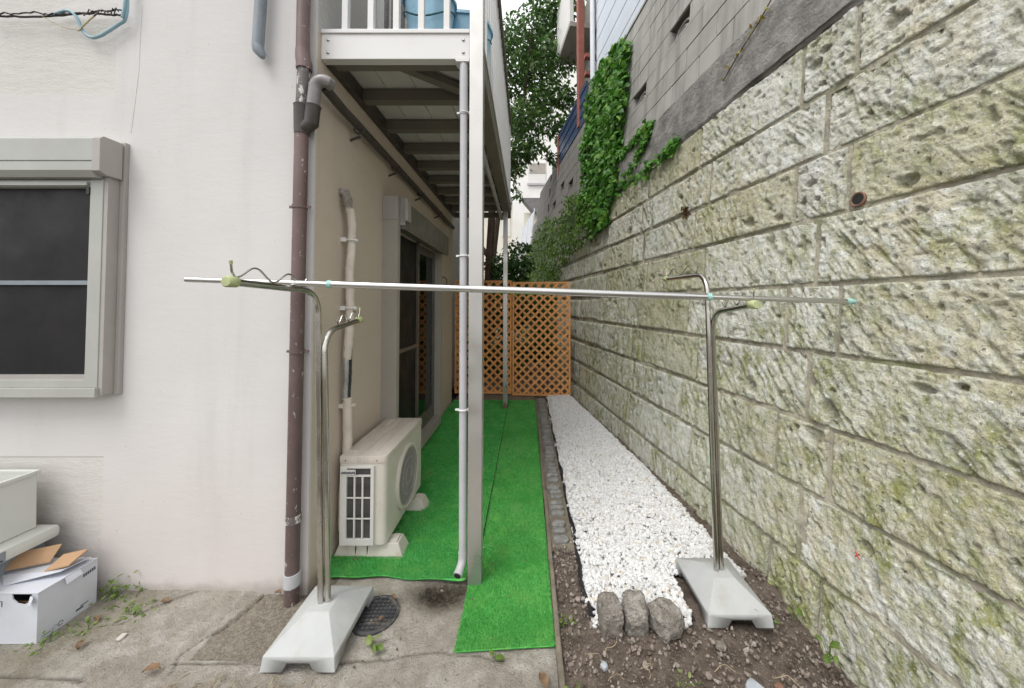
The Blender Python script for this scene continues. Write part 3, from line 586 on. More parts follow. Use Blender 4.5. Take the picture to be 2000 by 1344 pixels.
# ------------------------------------------------------------------ air conditioner, its feet and its pipe
def ac_unit():
    x0, x1, y0, y1, z0, z1 = -1.045, -.79, 2.0, 2.665, .085, .574
    r = empty('air_conditioner', ((x0+x1)/2, (y0+y1)/2, z0)); tag(r, 'ivory outdoor air conditioner unit with round fan grille', 'air conditioner')
    c = MB(); rr = .028
    out = [(x0,y0)]+[(x1-rr+rr*math.sin(R(a)), y0+rr-rr*math.cos(R(a))) for a in range(0,91,15)]+[(x1-.012,y1),(x0,y1)]
    out = [(x0,y0)]+[(x1-rr+rr*math.sin(R(a)), y0+rr-rr*math.cos(R(a))) for a in range(0,91,15)]+[(x1,y1-.012),(x1-.012,y1),(x0,y1)]
    c.prism(out, 'z', z0, z1-.042); c.build('casing', MAT['ac'], r, smooth=35)
    out2 = [(p[0]+(.004 if p[0] > -.9 else -.003), p[1]+(-.004 if p[1] < 2.3 else .003)) for p in out]
    lid = MB().prism(out2, 'z', z1-.0415, z1).build('lid', MAT['ac_top'], r, bevel=.005, smooth=35)
    for i in range(3): MB().box(x0+.045+i*.06, x0+.062+i*.06, y0+.06, y1-.05, z1, z1+.003).build('rib', MAT['ac_top'], lid, bevel=.001)
    for xx in (x0+.03, x1-.05): MB().tube([(xx,y0-.003,z1-.025),(xx,y0-.0065,z1-.025)], .004, 8).build('screw', MAT['rust'], lid)
    # side grille facing the yard
    gx0, gx1, gz0, gz1 = x0+.006, x1-.062, z0+.005, z1-.052
    gf = MB(); fy = y0-.016
    gf.box(gx0,gx0+.036,fy,y0-.0005,gz0,gz1); gf.box(gx1-.018,gx1,fy,y0-.0005,gz0,gz1); gf.box(gx0+.036,gx1-.018,fy,y0-.0005,gz0,gz0+.035); gf.box(gx0+.036,gx1-.018,fy,y0-.0005,gz1-.012,gz1)
    gr = gf.build('side_grille', MAT['ac_white'], r, bevel=.002)
    a0, a1 = gx0+.036, gx1-.018; w_ = (a1-a0)/3; h_ = (gz1-gz0-.047-.045)/3
    MB().box(a0, a1, y0-.004, y0-.001, gz0+.035, gz1-.012).build('fins', MAT['ac_dark'], gr)
    for i in (1,2): MB().box(a0+w_*i-.004, a0+w_*i+.004, fy, y0-.0045, gz0+.0355, gz1-.058).build('bar', MAT['ac_white'], gr)
    for i in (1,2): MB().box(a0, a1, fy-.002, fy-.0003, gz0+.035+h_*i-.004, gz0+.035+h_*i+.004).build('bar', MAT['ac_white'], gr)
    MB().box(a0, a1, fy+.001, y0-.0045, gz1-.057, gz1-.049).build('bar', MAT['ac_white'], gr)
    MB().box(a0-.03, a0+w_*1.15, fy-.004, fy+.002, gz1-.044, gz1-.018).build('name_plate', MAT['ac_white'], gr)
    for i in range(9):
        MB().box(a0-.026+i*.0085, a0-.0195+i*.0085, fy-.0050, fy-.0041, gz1-.040+.002*(i%2), gz1-.029+.003*((i*7)%3)/2).build('print', MAT['ink'], gr)
    # round fan grille on the corridor side
    yc, zc, rf = (y0+y1)/2+.005, z0+.225, .198
    ring = MB(); prof = []
    for (ra, xa) in ((rf, x1+.0005), (rf, x1+.012), (rf-.012, x1+.02), (rf-.024, x1+.016), (rf-.026, x1+.0005)): prof.append((ra, xa))
    seg = 56; vs_ = [(xa, yc+ra*math.cos(2*math.pi*k/seg), zc+ra*math.sin(2*math.pi*k/seg)) for ra, xa in prof for k in range(seg)]
    ring.add(vs_, [(i*seg+k, i*seg+(k+1)%seg, (i+1)*seg+(k+1)%seg, (i+1)*seg+k) for i in range(len(prof)-1) for k in range(seg)])
    rg = ring.build('fan_ring', MAT['ac'], r, smooth=40)
    MB().tube([(x1+.0008,yc,zc),(x1+.002,yc,zc)], rf-.026, 48).build('fan_recess', MAT['fan_dark'], rg)
    wg = MB()
    for q in (rf-.03, (rf-.02)*.62, (rf-.02)*.3): wg.tube([(x1+.016, yc+q*math.cos(2*math.pi*k/40), zc+q*math.sin(2*math.pi*k/40)) for k in range(41)], .0016, 4, False)
    nw = 15
    for i in range(-nw, nw+1):
        o_ = i*(rf-.026)/(nw+.5); hl = math.sqrt(max(0, (rf-.024)**2-o_*o_)); cs = math.cos(R(45))
        for sg in (-1, 1): wg.tube([(x1+.0145+.001*sg, yc+cs*(o_-hl), zc+sg*cs*(-o_-hl)), (x1+.0145+.001*sg, yc+cs*(o_+hl), zc+sg*cs*(-o_+hl))], .00085, 4, False)
    wg.build('fan_guard', MAT['guard'], rg)
    bl = MB()
    for k in range(4):
        a = k*math.pi/2+.4
        bl.add([(x1+.004+.008*t, yc+q*math.cos(a+.5*t), zc+q*math.sin(a+.5*t)) for q in (.03,.15) for t in (0,1)], [(0,1,3,2)])
    bl.build('fan_blades', MAT['fan_dark'], rg)
    MB().box(x0-.012, x0-.0005, y0+.06, y1-.06, z0+.04, z1-.06).build('rear_coil', MAT['ac_dark'], r)
    MB().box(x0+.01, x1-.02, y0+.09, y0+.13, z0-.008, z0-.0005).box(x0+.01, x1-.02, y1-.13, y1-.09, z0-.008, z0-.0005).build('mounting_rail', MAT['ac'], r)
ac_unit()
def ac_foot(y, lab):
    pr = [(-1.075,0),(-.715,0),(-.728,.076),(-1.05,.076)]
    r = empty('foot_block', (-.9, y, 0)); tag(r, lab, 'foot block', 'blocks under the air conditioner')
    b = MB(); y0, y1 = y-.06, y+.06
    b.add([(-1.085,y0,.008),(-.70,y0,.008),(-.70,y1,.008),(-1.085,y1,.008),(-1.06,y0+.018,.075),(-.728,y0+.018,.075),(-.728,y1-.018,.075),(-1.06,y1-.018,.075)],
          [(0,3,2,1),(4,5,6,7),(0,1,5,4),(1,2,6,5),(2,3,7,6),(3,0,4,7)])
    b.build('block', MAT['block'], r, bevel=.004)
    MB().box(-1.094,-.692,y0-.010,y1+.010,.0,.0075).build('flange', MAT['block'], r, bevel=.002)
    MB().box(-.775,-.74,y-.03,y+.03,.0755,.084).build('bolt_pad', MAT['ac'], r)
    for xx in (-.965, -.90): MB().prism([(xx,y0+.0035),(xx+.003,y0+.0035),(xx+.003,y0+.016),(xx,y0+.016)], 'z', .012, .062).build('seam', MAT['ac_dark'], r)
ac_foot(2.072, 'ivory plastic foot block under the near end of the air conditioner')
ac_foot(2.51, 'ivory plastic foot block under the far end of the air conditioner')
ap = empty('refrigerant_pipe', (XW+.03, 1.97, .3)); tag(ap, 'taped cream air conditioner pipe climbing the shaded side wall', 'pipe')
MB().tube([(XW-.01,2.05,2.075),(XW+.03,2.045,2.07),(XW+.045,2.04,2.03),(XW+.045,2.045,1.985)], .026, 12).build('wall_putty', MAT['granite'], ap, smooth=50)
pp = wob_path([(XW+.045,2.045,2.0),(XW+.05,2.08,1.93),(XW+.048,2.09,1.78),(XW+.045,2.075,1.62),(XW+.045,2.085,1.45),(XW+.045,2.085,1.27)], 40, .0015)
MB().tube(pp, [.024+.0012*math.sin(i*1.9) for i in range(len(pp))], 14).build('taped_pipe', MAT['tape'], ap, smooth=60)
pp = wob_path([(XW+.045,2.085,1.28),(XW+.042,2.075,1.20),(XW+.04,2.07,1.10)], 10, .002)
MB().tube(pp, [.026,.027,.025,.026,.024,.026,.025,.023,.024,.022,.020], 14).build('torn_wrap', MAT['tape'], ap, smooth=60)
MB().tube(wob_path([(XW+.038,2.065,1.18),(XW+.036,2.062,.98),(XW+.036,2.06,.86)], 16, .001), .015, 12).build('silver_pipe', MAT['foil'], ap, smooth=60)
MB().tube(wob_path([(XW+.052,2.085,1.2),(XW+.050,2.088,1.02),(XW+.05,2.075,.86)], 16, .001), .008, 8).build('black_hose', MAT['black'], ap, smooth=60)
pp = wob_path([(XW+.042,2.07,.88),(XW+.042,2.075,.80),(XW+.042,2.08,.60),(XW+.035,2.06,.35),(XW+.04,2.05,.14)], 30, .001)
MB().tube(pp, [.026+.001*math.sin(i*2.3) for i in range(len(pp))], 14).build('lower_wrap', MAT['tape'], ap, smooth=60)
for zz, mt in ((1.80,'white_paint'),(.835,'tape'),(1.40,'white_paint')):
    MB().tube(arc((XW+.046,2.085,zz),.030,0,360,16,'xy'), .0045, 6, False).box(XW+.001,XW+.03,2.05,2.06,zz-.012,zz+.012).box(XW+.06,XW+.085,2.075,2.095,zz-.008,zz+.008).build('pipe_clip', MAT[mt], ap)

# ------------------------------------------------------------------ balcony
YB, XB = 1.85, -.232
ZB0, ZB1 = 2.715, 2.872
bal = empty('balcony', (-.66, 3.5, 0)); tag(bal, 'white railed steel balcony on posts over the green turf', 'balcony')
fa = MB().box(XW+.001, -.304, YB-.02, YB+.03, ZB0, ZB1-.022).build('front_fascia', MAT['white_paint'], bal, bevel=.003)
MB().box(XW+.0015, -.304, YB-.028, YB+.032, ZB1-.0215, ZB1).build('cap_rail', MAT['white_paint'], fa, bevel=.003)
for xx in (-1.052, -.338):
    for zz in (ZB0+.035, ZB1-.055): MB().lathe([(.0085,0),(.0085,.003),(.005,.006)], seg=10).build('bolt', MAT['steel'], fa, M=Matrix.Translation((xx,YB-.0205,zz)) @ Matrix.Rotation(R(90),4,'X'))
po = MB().box(-.302, XB, YB-.035, YB+.035, 0, 5.2).build('post', MAT['post'], bal, bevel=.003)
p2 = MB().box(-.332, -.272, 4.83, 4.89, 0, 2.715).build('post', MAT['post'], bal, bevel=.003)
MB().box(-.352, -.252, 4.80, 4.92, .0, .01).prism([(-.34,.01),(-.264,.01),(-.29,.09),(-.314,.09)],'y',4.815,4.829).build('base_plate', MAT['rust'], p2)
MB().box(XW+.002, XW+.04, YB+.031, 5.22, ZB0-.005, ZB0+.085).build('wall_beam', MAT['dark_pvc'], bal)
MB().box(-.345, -.245, YB+.036, 5.25, ZB0-.008, ZB0+.125).build('outer_beam', MAT['joist'], bal)
for i in range(9):
    y_ = 2.215+i*.375
    MB().box(XW+.0405, -.3455, y_, y_+.06, ZB0+.005, ZB0+.075).build('joist', MAT['joist'], bal)
MB().box(XW+.0405, -.3455, YB+.032, YB+.075, ZB0-.002, ZB0+.075).build('joist', MAT['joist'], bal)
for i in range(4):
    x0 = XW+.003+i*.19; MB().box(x0, x0+.185, YB+.033, 5.2, ZB0+.086, ZB0+.118).build('deck_panel', MAT['deck'], bal)
MB().box(XW+.003, -.36, YB+.034, 5.19, ZB0+.1185, ZB0+.125).build('deck_top', MAT['joist'], bal)
MB().add([(-.78,YB+.08,ZB0+.03),(-.70,YB+.08,ZB0+.03),(-.345,2.19,ZB0+.03),(-.345,2.27,ZB0+.03),(-.78,YB+.08,ZB0+.07),(-.70,YB+.08,ZB0+.07),(-.345,2.19,ZB0+.07),(-.345,2.27,ZB0+.07)],
   [(0,1,2,3),(4,7,6,5),(0,4,5,1),(1,5,6,2),(2,6,7,3),(3,7,4,0)]).build('diagonal_brace', MAT['joist'], bal)
for xx in (-.971, -.834, -.699, -.566, -.430): MB().box(xx-.015, xx+.015, YB-.012, YB+.018, ZB1, 4.1).build('baluster', MAT['white_paint'], bal)
y_ = YB+.16
while y_ < 5.2:
    MB().box(-.285, -.262, y_-.014, y_+.014, ZB0+.12, 4.1).build('baluster', MAT['white_paint'], bal); y_ += .125
MB().box(-.296, -.240, YB+.036, 5.26, ZB0+.1255, ZB0+.15).build('side_rail', MAT['taupe'], bal)
MB().box(-.306, -.236, YB+.036, 5.3, 4.1, 4.15).box(XW+.002, -.306, YB-.03, YB+.03, 4.1, 4.15).build('hand_rail', MAT['joist'], bal)
MB().box(-.30,-.25,5.20,5.25,ZB0+.15,4.1).build('end_post', MAT['white_paint'], bal)
MB().tube([(-.37,2.6,ZB0-.035),(-.37,5.1,ZB0-.05)], .022, 12).build('gutter_pipe', MAT['grey_pvc'], bal, smooth=40)
MB().prism([(-.385,ZB0-.004),(-.305,ZB0-.004),(-.305,ZB0-.022),(-.37,ZB0-.022)],'y',YB-.035,YB+.03).build('drain_outlet', MAT['white_paint'], bal)
dr = empty('drain_pipe', (-.335, 1.84, 0)); tag(dr, 'pale grey plastic drain pipe strapped beside the balcony post', 'pipe')
MB().tube([(-.336,1.84,ZB0-.023),(-.336,1.84,2.42)], .0225, 18).build('upper_socket', MAT['grey_pvc'], dr, smooth=40)
MB().tube([(-.336,1.84,2.44),(-.333,1.84,.9),(-.331,1.84,.155)], .0195, 18).build('pipe', MAT['grey_pvc'], dr, smooth=40)
eb = MB(); eb.tube([(-.331,1.84,.16),(-.331,1.84,.13),(-.334,1.83,.105),(-.342,1.80,.085),(-.346,1.785,.078)], [.0215,.0215,.021,.0215,.0225], 16)
eb.build('outlet_elbow', MAT['grey_pvc'], dr, smooth=40)
MB().lathe([(.0175,0),(.0175,.002)], seg=14).build('outlet_mouth', MAT['black'], dr, M=Matrix.Translation((-.3462,1.7837,.0775)) @ Vector((-.004,-.016,-.007)).to_track_quat('Z','Y').to_matrix().to_4x4())
for zz in (2.43, 1.674, .878):
    MB().tube(arc((-.333,1.84,zz),.0225,0,360,18,'xy'), .0045, 6, False).box(-.31,-.3046,1.835,1.845,zz-.008,zz+.008).box(-.372,-.356,1.836,1.844,zz-.005,zz+.005).build('strap', MAT['white_paint'], dr)
# things on the balcony floor
ZD = ZB0+.125
def bucket(x, y, r0, r1, h, lab):
    b = empty('bucket', (x, y, ZD)); tag(b, lab, 'bucket', 'blue plastic tubs on the balcony')
    seg = 40; prof = [(r0,0),(r0*.3+r1*.7,h*.7),(r1,h),(r1+.012,h),(r1+.012,h-.02),(r1-.008,h-.002),(r0-.006,.01)]
    vs_ = [(x+(q*(1+(.015 if k%4 < 2 else -.015)))*math.cos(2*math.pi*k/seg), y+(q*(1+(.015 if k%4 < 2 else -.015)))*math.sin(2*math.pi*k/seg), ZD+z_) for q, z_ in prof for k in range(seg)]
    m_ = MB(); m_.add(vs_, [(i*seg+k, i*seg+(k+1)%seg, (i+1)*seg+(k+1)%seg, (i+1)*seg+k) for i in range(len(prof)-1) for k in range(seg)]+[tuple(range(seg))])
    m_.build('tub', MAT['blue_plastic'], b, smooth=35)
    MB().tube([(x+r1*1.02*math.cos(R(a)), y+r1*1.02*math.sin(R(a)), ZD+h*.8-.12*math.sin(R(a))**2) for a in range(180,361,15)], .005, 6).build('handle', MAT['teal'], b)
bucket(-.60, 2.13, .10, .15, .44, 'tall ribbed sky blue tub on the balcony, left of the two')
bucket(-.42, 2.38, .13, .17, .46, 'tall ribbed sky blue tub on the balcony, nearest the corner post')
bw = empty('basin', (-.92, 2.0, ZD)); tag(bw, 'dark teal upturned basin on the balcony floor by the wall', 'basin')
MB().lathe([(.075,0),(.07,.03),(.05,.052),(.02,.06),(.001,.06)], (-.92,2.0,ZD)).build('bowl', MAT['blue_plastic'], bw, smooth=40)
MB().tube(arc((-.92,1.99,ZD+.005),.072,0,180,14,'xz'), .008, 8).build('rim', MAT['teal'], bw, smooth=50)

# ------------------------------------------------------------------ turf
def blades(x0, x1, y0, y1, n, zb, ok=None):
    u = RNG.uniform(0, 1, n); y = y0+(y1-y0)*u**1.7; x = RNG.uniform(x0, x1, n)
    if ok is not None: k = ok(x, y); x, y = x[k], y[k]
    n = len(x); a = RNG.uniform(0, 2*math.pi, n); w_ = RNG.uniform(.0008, .0015, n)*(1+.4*(y-1.5)); h_ = RNG.uniform(.006, .013, n)*(1+.35*fbm(x*14, y*14, 0, 401)); l = RNG.uniform(.001, .007, n); b = RNG.uniform(0, 2*math.pi, n)
    z = zb(x, y); dx, dy = np.cos(a)*w_, np.sin(a)*w_
    V = np.stack([np.c_[x-dx, y-dy, z], np.c_[x+dx, y+dy, z], np.c_[x+np.cos(b)*l, y+np.sin(b)*l, z+h_]], 1).reshape(-1, 3)
    return V, np.arange(3*n).reshape(-1, 3)
def turf_piece(lab, x0, x1, y0, y1, zbase, n, ok=None, nx=40, ny=160, front=None, mat='turf'):
    r = empty('artificial_turf', ((x0+x1)/2, (y0+y1)/2, 0)); tag(r, lab, 'artificial turf', 'artificial turf mats')
    X, Y, F = grid_sheet(x0, x1, y0, y1, nx, ny)
    if front is not None:
        t_ = (Y-y0)/(y1-y0); Y = front(X)+(y1-front(X))*t_
    Z = zbase(X, Y)
    if ok is not None:
        fc = ok(X[F].mean(1), Y[F].mean(1)); F = F[fc]
    o = link('backing', np_mesh('backing', np.c_[X, Y, Z], F, True), MAT[mat], r)
    so = o.modifiers.new('thickness', 'SOLIDIFY'); so.thickness = .006; so.offset = -1
    V, F2 = blades(x0, x1, y0, y1, n, zbase, lambda x, y: (y > (front(x) if front else y0)) & (ok(x, y) if ok is not None else True))
    b = link('pile', np_mesh('pile', V, F2, False, {'tint': np.repeat(RNG.uniform(0, 1, len(F2)), 3)}), MAT[mat], r); b['kind'] = 'stuff'
frontL = lambda x: 1.865+.012*np.sin(x*7+1)+.006*np.sin(x*23)
okL = lambda x, y: ~((x > -.315) & (x < -.22) & (y < 1.90))
zL = lambda x, y: .008+.004*fbm(x*3, y*3, 0, 81)+.010*np.exp(-((y-2.42+.25*(x+.6))/.02)**2)*(x > -.72)*(x < -.4)+.012*np.clip((x+.34)/.05, 0, 1)
zR = lambda x, y: .004+.003*fbm(x*3+9, y*3, 0, 83)
turf_piece('wide green artificial turf mat running under the air conditioner', XW+.003, -.272, 1.86, 5.25, zL, 210000, okL, front=frontL, mat='turf_b')
MB().box(-.2715,-.2680,1.90,5.25,.004,.0195).build('turf_seam', MAT['membrane'], bpy.data.objects['artificial_turf'])
frontR = lambda x: 1.492+.06*(x+.1)
turf_piece('narrow green artificial turf strip beside the cobbled kerb', -.298, .114, 1.48, 5.25, zR, 190000, lambda x, y: (x > -.284) | (y < 1.84), front=frontR)

# ------------------------------------------------------------------ kerb, cobbles, edging stones
kb = empty('kerb', (.125, 3, 0)); tag(kb, 'low mossy concrete kerb between the turf and the gravel', 'kerb')
X, Y, F = grid_sheet(.117, .142, .4, 5.35, 8, 300); Z = .022+.004*fbm(X*10, Y*10, 0, 91)-.02*((X < .119) | (X > .140)); X = X+.004*fbm(X*0, Y*5, 0, 93)
link('kerb_edge', np_mesh('kerb_edge', np.c_[X, Y, Z], F, True), MAT['kerb'], kb)
X, Y, F = grid_sheet(.140, .272, 2.0, 5.35, 30, 420); Z = .012+.004*fbm(X*14, Y*14, 0, 95)-.04*np.clip((2.12-Y)/.1, 0, 1)
link('mortar_bed', np_mesh('mortar_bed', np.c_[X, Y, Z], F, True), MAT['kerb'], kb)
def cobble_mesh(sx, sy, sz, seed, sub=3, jit=.12, pw=.45):
    bm = bmesh.new(); bmesh.ops.create_icosphere(bm, subdivisions=sub, radius=1); V = np.array([v.co[:] for v in bm.verts])
    V = np.sign(V)*np.abs(V)**pw; V = V/np.max(np.abs(V)); n_ = 1+jit*fbm(V[:,0]*1.7+seed*3.1, V[:,1]*1.7, V[:,2]*1.7, seed, 4)+.6*jit*fbm(V[:,0]*5+seed, V[:,1]*5, V[:,2]*5, seed+5, 4, .6)
    V = V*n_[:, None]*np.array([sx, sy, sz])
    for v, c in zip(bm.verts, V): v.co = c
    me = bpy.data.meshes.new('cobble'); bm.to_mesh(me); bm.free(); me.polygons.foreach_set('use_smooth', [True]*len(me.polygons)); return me
cms = [cobble_mesh(.046, .029, .018, i, 3, .28, .62) for i in range(6)]
for m_ in cms: m_.materials.append(MAT['cobble'])
y_ = 2.15; i = 0
while y_ < 5.3:
    ln = random.uniform(.7, 1.25)
    o = link('cobble', cms[i%6], None, kb, Matrix.Translation((.206+random.uniform(-.008,.008), y_, .014)) @ Matrix.Rotation(random.uniform(-.12,.12),4,'Z') @ Matrix.Diagonal((random.uniform(.9,1.1), ln, 1, 1)))
    y_ += .060*ln+random.uniform(.006,.016)+(.04 if i in (2, 5, 8) else 0); i += 1
def edging(x, y, sx, sy, sz, rz, rx, seed, lab, pw=.4):
    me = cobble_mesh(sx, sy, sz, seed, 5, .2, pw); o = link('edging_stone', me, MAT['granite'], None, Matrix.Translation((x, y, sz*.72)) @ Matrix.Rotation(rz,4,'Z') @ Matrix.Rotation(rx,4,'X'))
    tag(o, lab, 'stone', 'rough stones at the front of the gravel')
edging(.365, 1.60, .047, .058, .062, .05, .12, 3, 'squarish grey rough stone, leftmost of three before the gravel', .34)
edging(.475, 1.605, .050, .06, .065, -.1, .25, 5, 'tilted grey block stone in the middle of three before the gravel', .34)
edging(.605, 1.585, .064, .06, .06, .3, 0, 8, 'rounded brown stained stone beside the white stand base', .6)

# ------------------------------------------------------------------ laundry pole stands and pole
def stand(x, y, high_dir, lab, lean=0.0):
    r = empty('laundry_stand', (x, y, 0)); tag(r, lab, 'laundry stand', 'laundry pole stands')
    hw, hd, zr = .145, .181, .052
    b = MB()
    def skirt(pts, mp): b.add([mp(p) for p in pts], [tuple(range(len(pts)))])
    nf = [(-1,0),(-.42,0),(-.28,.034),(.32,.034),(.46,0),(1,0)]
    dr_ = 1.0
    def ring(s, z): return [(x-hw*s, y-hd*s, z), (x+hw*s, y-hd*s, z), (x+hw*s, y+hd*s, z), (x-hw*s, y+hd*s, z)]
    for sg in (-1, 1):
        b.add([(x+hw*p*1.0, y+sg*hd, q) for p, q in nf]+[(x+hw*.965, y+sg*hd*.965, zr), (x-hw*.965, y+sg*hd*.965, zr)], [tuple(range(8))])
        b.add([(x+sg*hw, y+hd*p, q) for p, q in [(-1,0),(-.62,0),(-.52,.034),(.52,.034),(.62,0),(1,0)]]+[(x+sg*hw*.965, y+hd*.965, zr), (x+sg*hw*.965, y-hd*.965, zr)], [tuple(range(8))])
    rt = [(x+sx*hw*.965, y+sy*hd*.965, zr) for sx, sy in ((-1,-1),(1,-1),(1,1),(-1,1))]
    tp = [(x+sx*.048, y+sy*.05, .118) for sx, sy in ((-1,-1),(1,-1),(1,1),(-1,1))]
    b.add(rt+tp, [(0,1,5,4),(1,2,6,5),(2,3,7,6),(3,0,4,7),(4,5,6,7)])
    me = b.mesh('base'); bm = bmesh.new(); bm.from_mesh(me); bmesh.ops.remove_doubles(bm, verts=bm.verts, dist=.0006); bmesh.ops.recalc_face_normals(bm, faces=bm.faces)
    es = [e for e in bm.edges if len(e.link_faces) == 2 and e.calc_face_angle(0) > .15]
    bmesh.ops.bevel(bm, geom=es, offset=.003, segments=2, profile=.5, affect='EDGES', clamp_overlap=True)
    bm.to_mesh(me); bm.free(); me.polygons.foreach_set('use_smooth', [True]*len(me.polygons)); me.set_sharp_from_angle(angle=R(18))
    o = link('base', me, MAT['base'], r); so = o.modifiers.new('wall', 'SOLIDIFY'); so.thickness = .012; so.offset = -1
    MB().lathe([(.030,0),(.030,.0012)], (x, y, .1178)).build('collar', MAT['base'], r, smooth=40)
    hd_ = high_dir; ld = -high_dir; tr = .0125
    def arm(sgn, ztop, length, xo, yo, rise, pipe_name, mat):
        y0 = y+yo; rad = .10; bx = x+xo
        path = [(bx-lean*0, y0, .09), (bx+lean*.5, y0, .7), (bx+lean, y0, ztop-rad)]
        c = (bx+lean, y0+sgn*rad, ztop-rad)
        path += [(c[0], c[1]-sgn*rad*math.cos(R(a)), c[2]+rad*math.sin(R(a))) for a in range(12, 85, 12)]
        end = (bx+lean, y0+sgn*length, ztop+rise); path += [(bx+lean, y0+sgn*(rad+.01), ztop+.001), end]
        p = MB().tube(path, tr, 20).build(pipe_name, mat, r, smooth=50)
        MB().tube([(end[0], end[1]-sgn*.034, end[2]-rise*.1), (end[0], end[1]-sgn*.03, end[2]), (end[0], end[1]+sgn*.004, end[2]), (end[0], end[1]+sgn*.008, end[2])], [.0135,.0175,.0180,.0145], 18).build('end_cap', MAT['cap_green'], p, smooth=45)
        # wavy wire that keeps the pole in place
        w_ = []; n = 46; L = length-.13
        for i in range(n+1):
            t_ = i/n; yy = y0+sgn*(rad+.01+L*t_*.98); zz = ztop+rise*(t_*.9)+tr+.004+.040*(.5-.5*math.cos(2*math.pi*t_*2))
            w_.append((bx+lean, yy, zz))
        w_ = [(bx+lean, y0+sgn*(rad-.012), ztop+tr+.034)]+w_+[(bx+lean, w_[-1][1]+sgn*.012, w_[-1][2]+.016), (bx+lean, w_[-1][1]+sgn*.016, w_[-1][2]+.040)]
        wr = MB().tube(w_, .0034, 8).build('wire_hook', MAT['steel'], p, smooth=60)
        MB().tube([w_[-1], (w_[-1][0], w_[-1][1]+sgn*.002, w_[-1][2]+.012)], .005, 8).build('wire_tip', MAT['cap_green'], wr)
    arm(hd_, 1.48 if hd_ < 0 else 1.575, .48 if hd_ < 0 else .53, -.0125, -.003, .012, 'tall_tube', MAT['steel'])
    arm(ld, 1.31 if hd_ < 0 else 1.392, .335, .0145, .004, .028, 'short_tube', MAT['steel'])
stand(-.89, 1.583, -1, 'steel laundry stand on a white base before the white building corner', -.032)
stand(.94, 1.77, 1, 'steel laundry stand on a white base by the gravel and stone wall', -.026)
PL, PR = Vector((-1.342, 1.388, 1.519)), Vector((1.397, 1.50, 1.432))
lp = empty('laundry_pole', PL); tag(lp, 'long steel laundry pole resting across the two stands', 'laundry pole')
def pt(t_): return PL.lerp(PR, t_)
def along(px): return (px-PL.x)/(PR.x-PL.x)
t1, t2 = along(-.79), along(.757)
MB().tube([pt(0), pt(t1)], .0110, 20, False).build('left_section', MAT['steel_pole'], lp, smooth=40)
MB().tube([pt(t1), pt(t2)], .0142, 22).build('middle_section', MAT['steel_pole'], lp, smooth=40)
MB().tube([pt(t2), pt(along(1.362))], .0110, 20).build('right_section', MAT['steel_pole'], lp, smooth=40)
for q in (t1, t2): MB().tube([pt(q-.003), pt(q+.003)], .0156, 18).build('lock_ring', MAT['cap_teal'], lp, smooth=40)
MB().tube([pt(along(1.352)), pt(along(1.357)), pt(.992), pt(1.0)], [.012,.0140,.0128,.006], 18).build('end_plug', MAT['cap_teal'], lp, smooth=45)
MB().tube([pt(0)-Vector((.001,0,0)), pt(.001)], .0095, 16).build('end_plug', MAT['black'], lp)

# ------------------------------------------------------------------ lattice panels
def lattice(xa, ya, xb, yb, z0, z1, lab):
    L = math.hypot(xb-xa, yb-ya); a = math.atan2(yb-ya, xb-xa); Mx = Matrix.Translation((xa, ya, 0)) @ Matrix.Rotation(a, 4, 'Z')
    r = empty('lattice_panel', (xa, ya, 0)); tag(r, lab, 'lattice panel', 'orange wooden lattice panels')
    fw = .03
    def add(mb, nm, bev=.0015): return mb.build(nm, MAT['cedar'], r, bevel=bev, M=Mx)
    add(MB().box(0, fw, -.014, .014, z0, z1), 'frame_post'); add(MB().box(L-fw, L, -.014, .014, z0, z1), 'frame_post')
    add(MB().box(fw, L-fw, -.013, .013, z1-fw, z1), 'frame_rail'); add(MB().box(fw, L-fw, -.013, .013, z0, z0+fw), 'frame_rail')
    bx0, bx1, bz0, bz1 = fw-.008, L-fw+.008, z0+fw-.008, z1-fw+.008; sp = .130; hw = .0168
    for dirn in (1, -1):
        k = -40
        while k < 60:
            # line: x = c + dirn*(z-bz0)
            c = k*sp+(.04 if dirn > 0 else .02); pts = []
            t0, t1_ = 0, bz1-bz0
            if dirn > 0: t0 = max(t0, bx0-c); t1_ = min(t1_, bx1-c)
            else: t0 = max(t0, c-bx1); t1_ = min(t1_, c-bx0)
            k += 1
            if t1_-t0 < .03: continue
            p = Vector((c+dirn*t0, 0, bz0+t0)); q = Vector((c+dirn*t1_, 0, bz0+t1_)); dv = (q-p).normalized(); nv = Vector((-dv.z, 0, dv.x))*hw
            yo = -.0065 if dirn > 0 else .0065; m_ = MB(); th_ = .006
            m_.add([p-nv+Vector((0,yo-th_,0)), q-nv+Vector((0,yo-th_,0)), q+nv+Vector((0,yo-th_,0)), p+nv+Vector((0,yo-th_,0)), p-nv+Vector((0,yo+th_,0)), q-nv+Vector((0,yo+th_,0)), q+nv+Vector((0,yo+th_,0)), p+nv+Vector((0,yo+th_,0))],
                   [(0,1,2,3),(7,6,5,4),(0,4,5,1),(1,5,6,2),(2,6,7,3),(3,7,4,0)])
            add(m_, 'slat', 0)
lattice(-1.145, 5.60, -.245, 5.56, .03, 1.80, 'orange wooden lattice panel behind the balcony posts')
lattice(-.235, 5.545, .665, 5.47, .01, 1.775, 'orange wooden lattice panel standing against the stone wall')

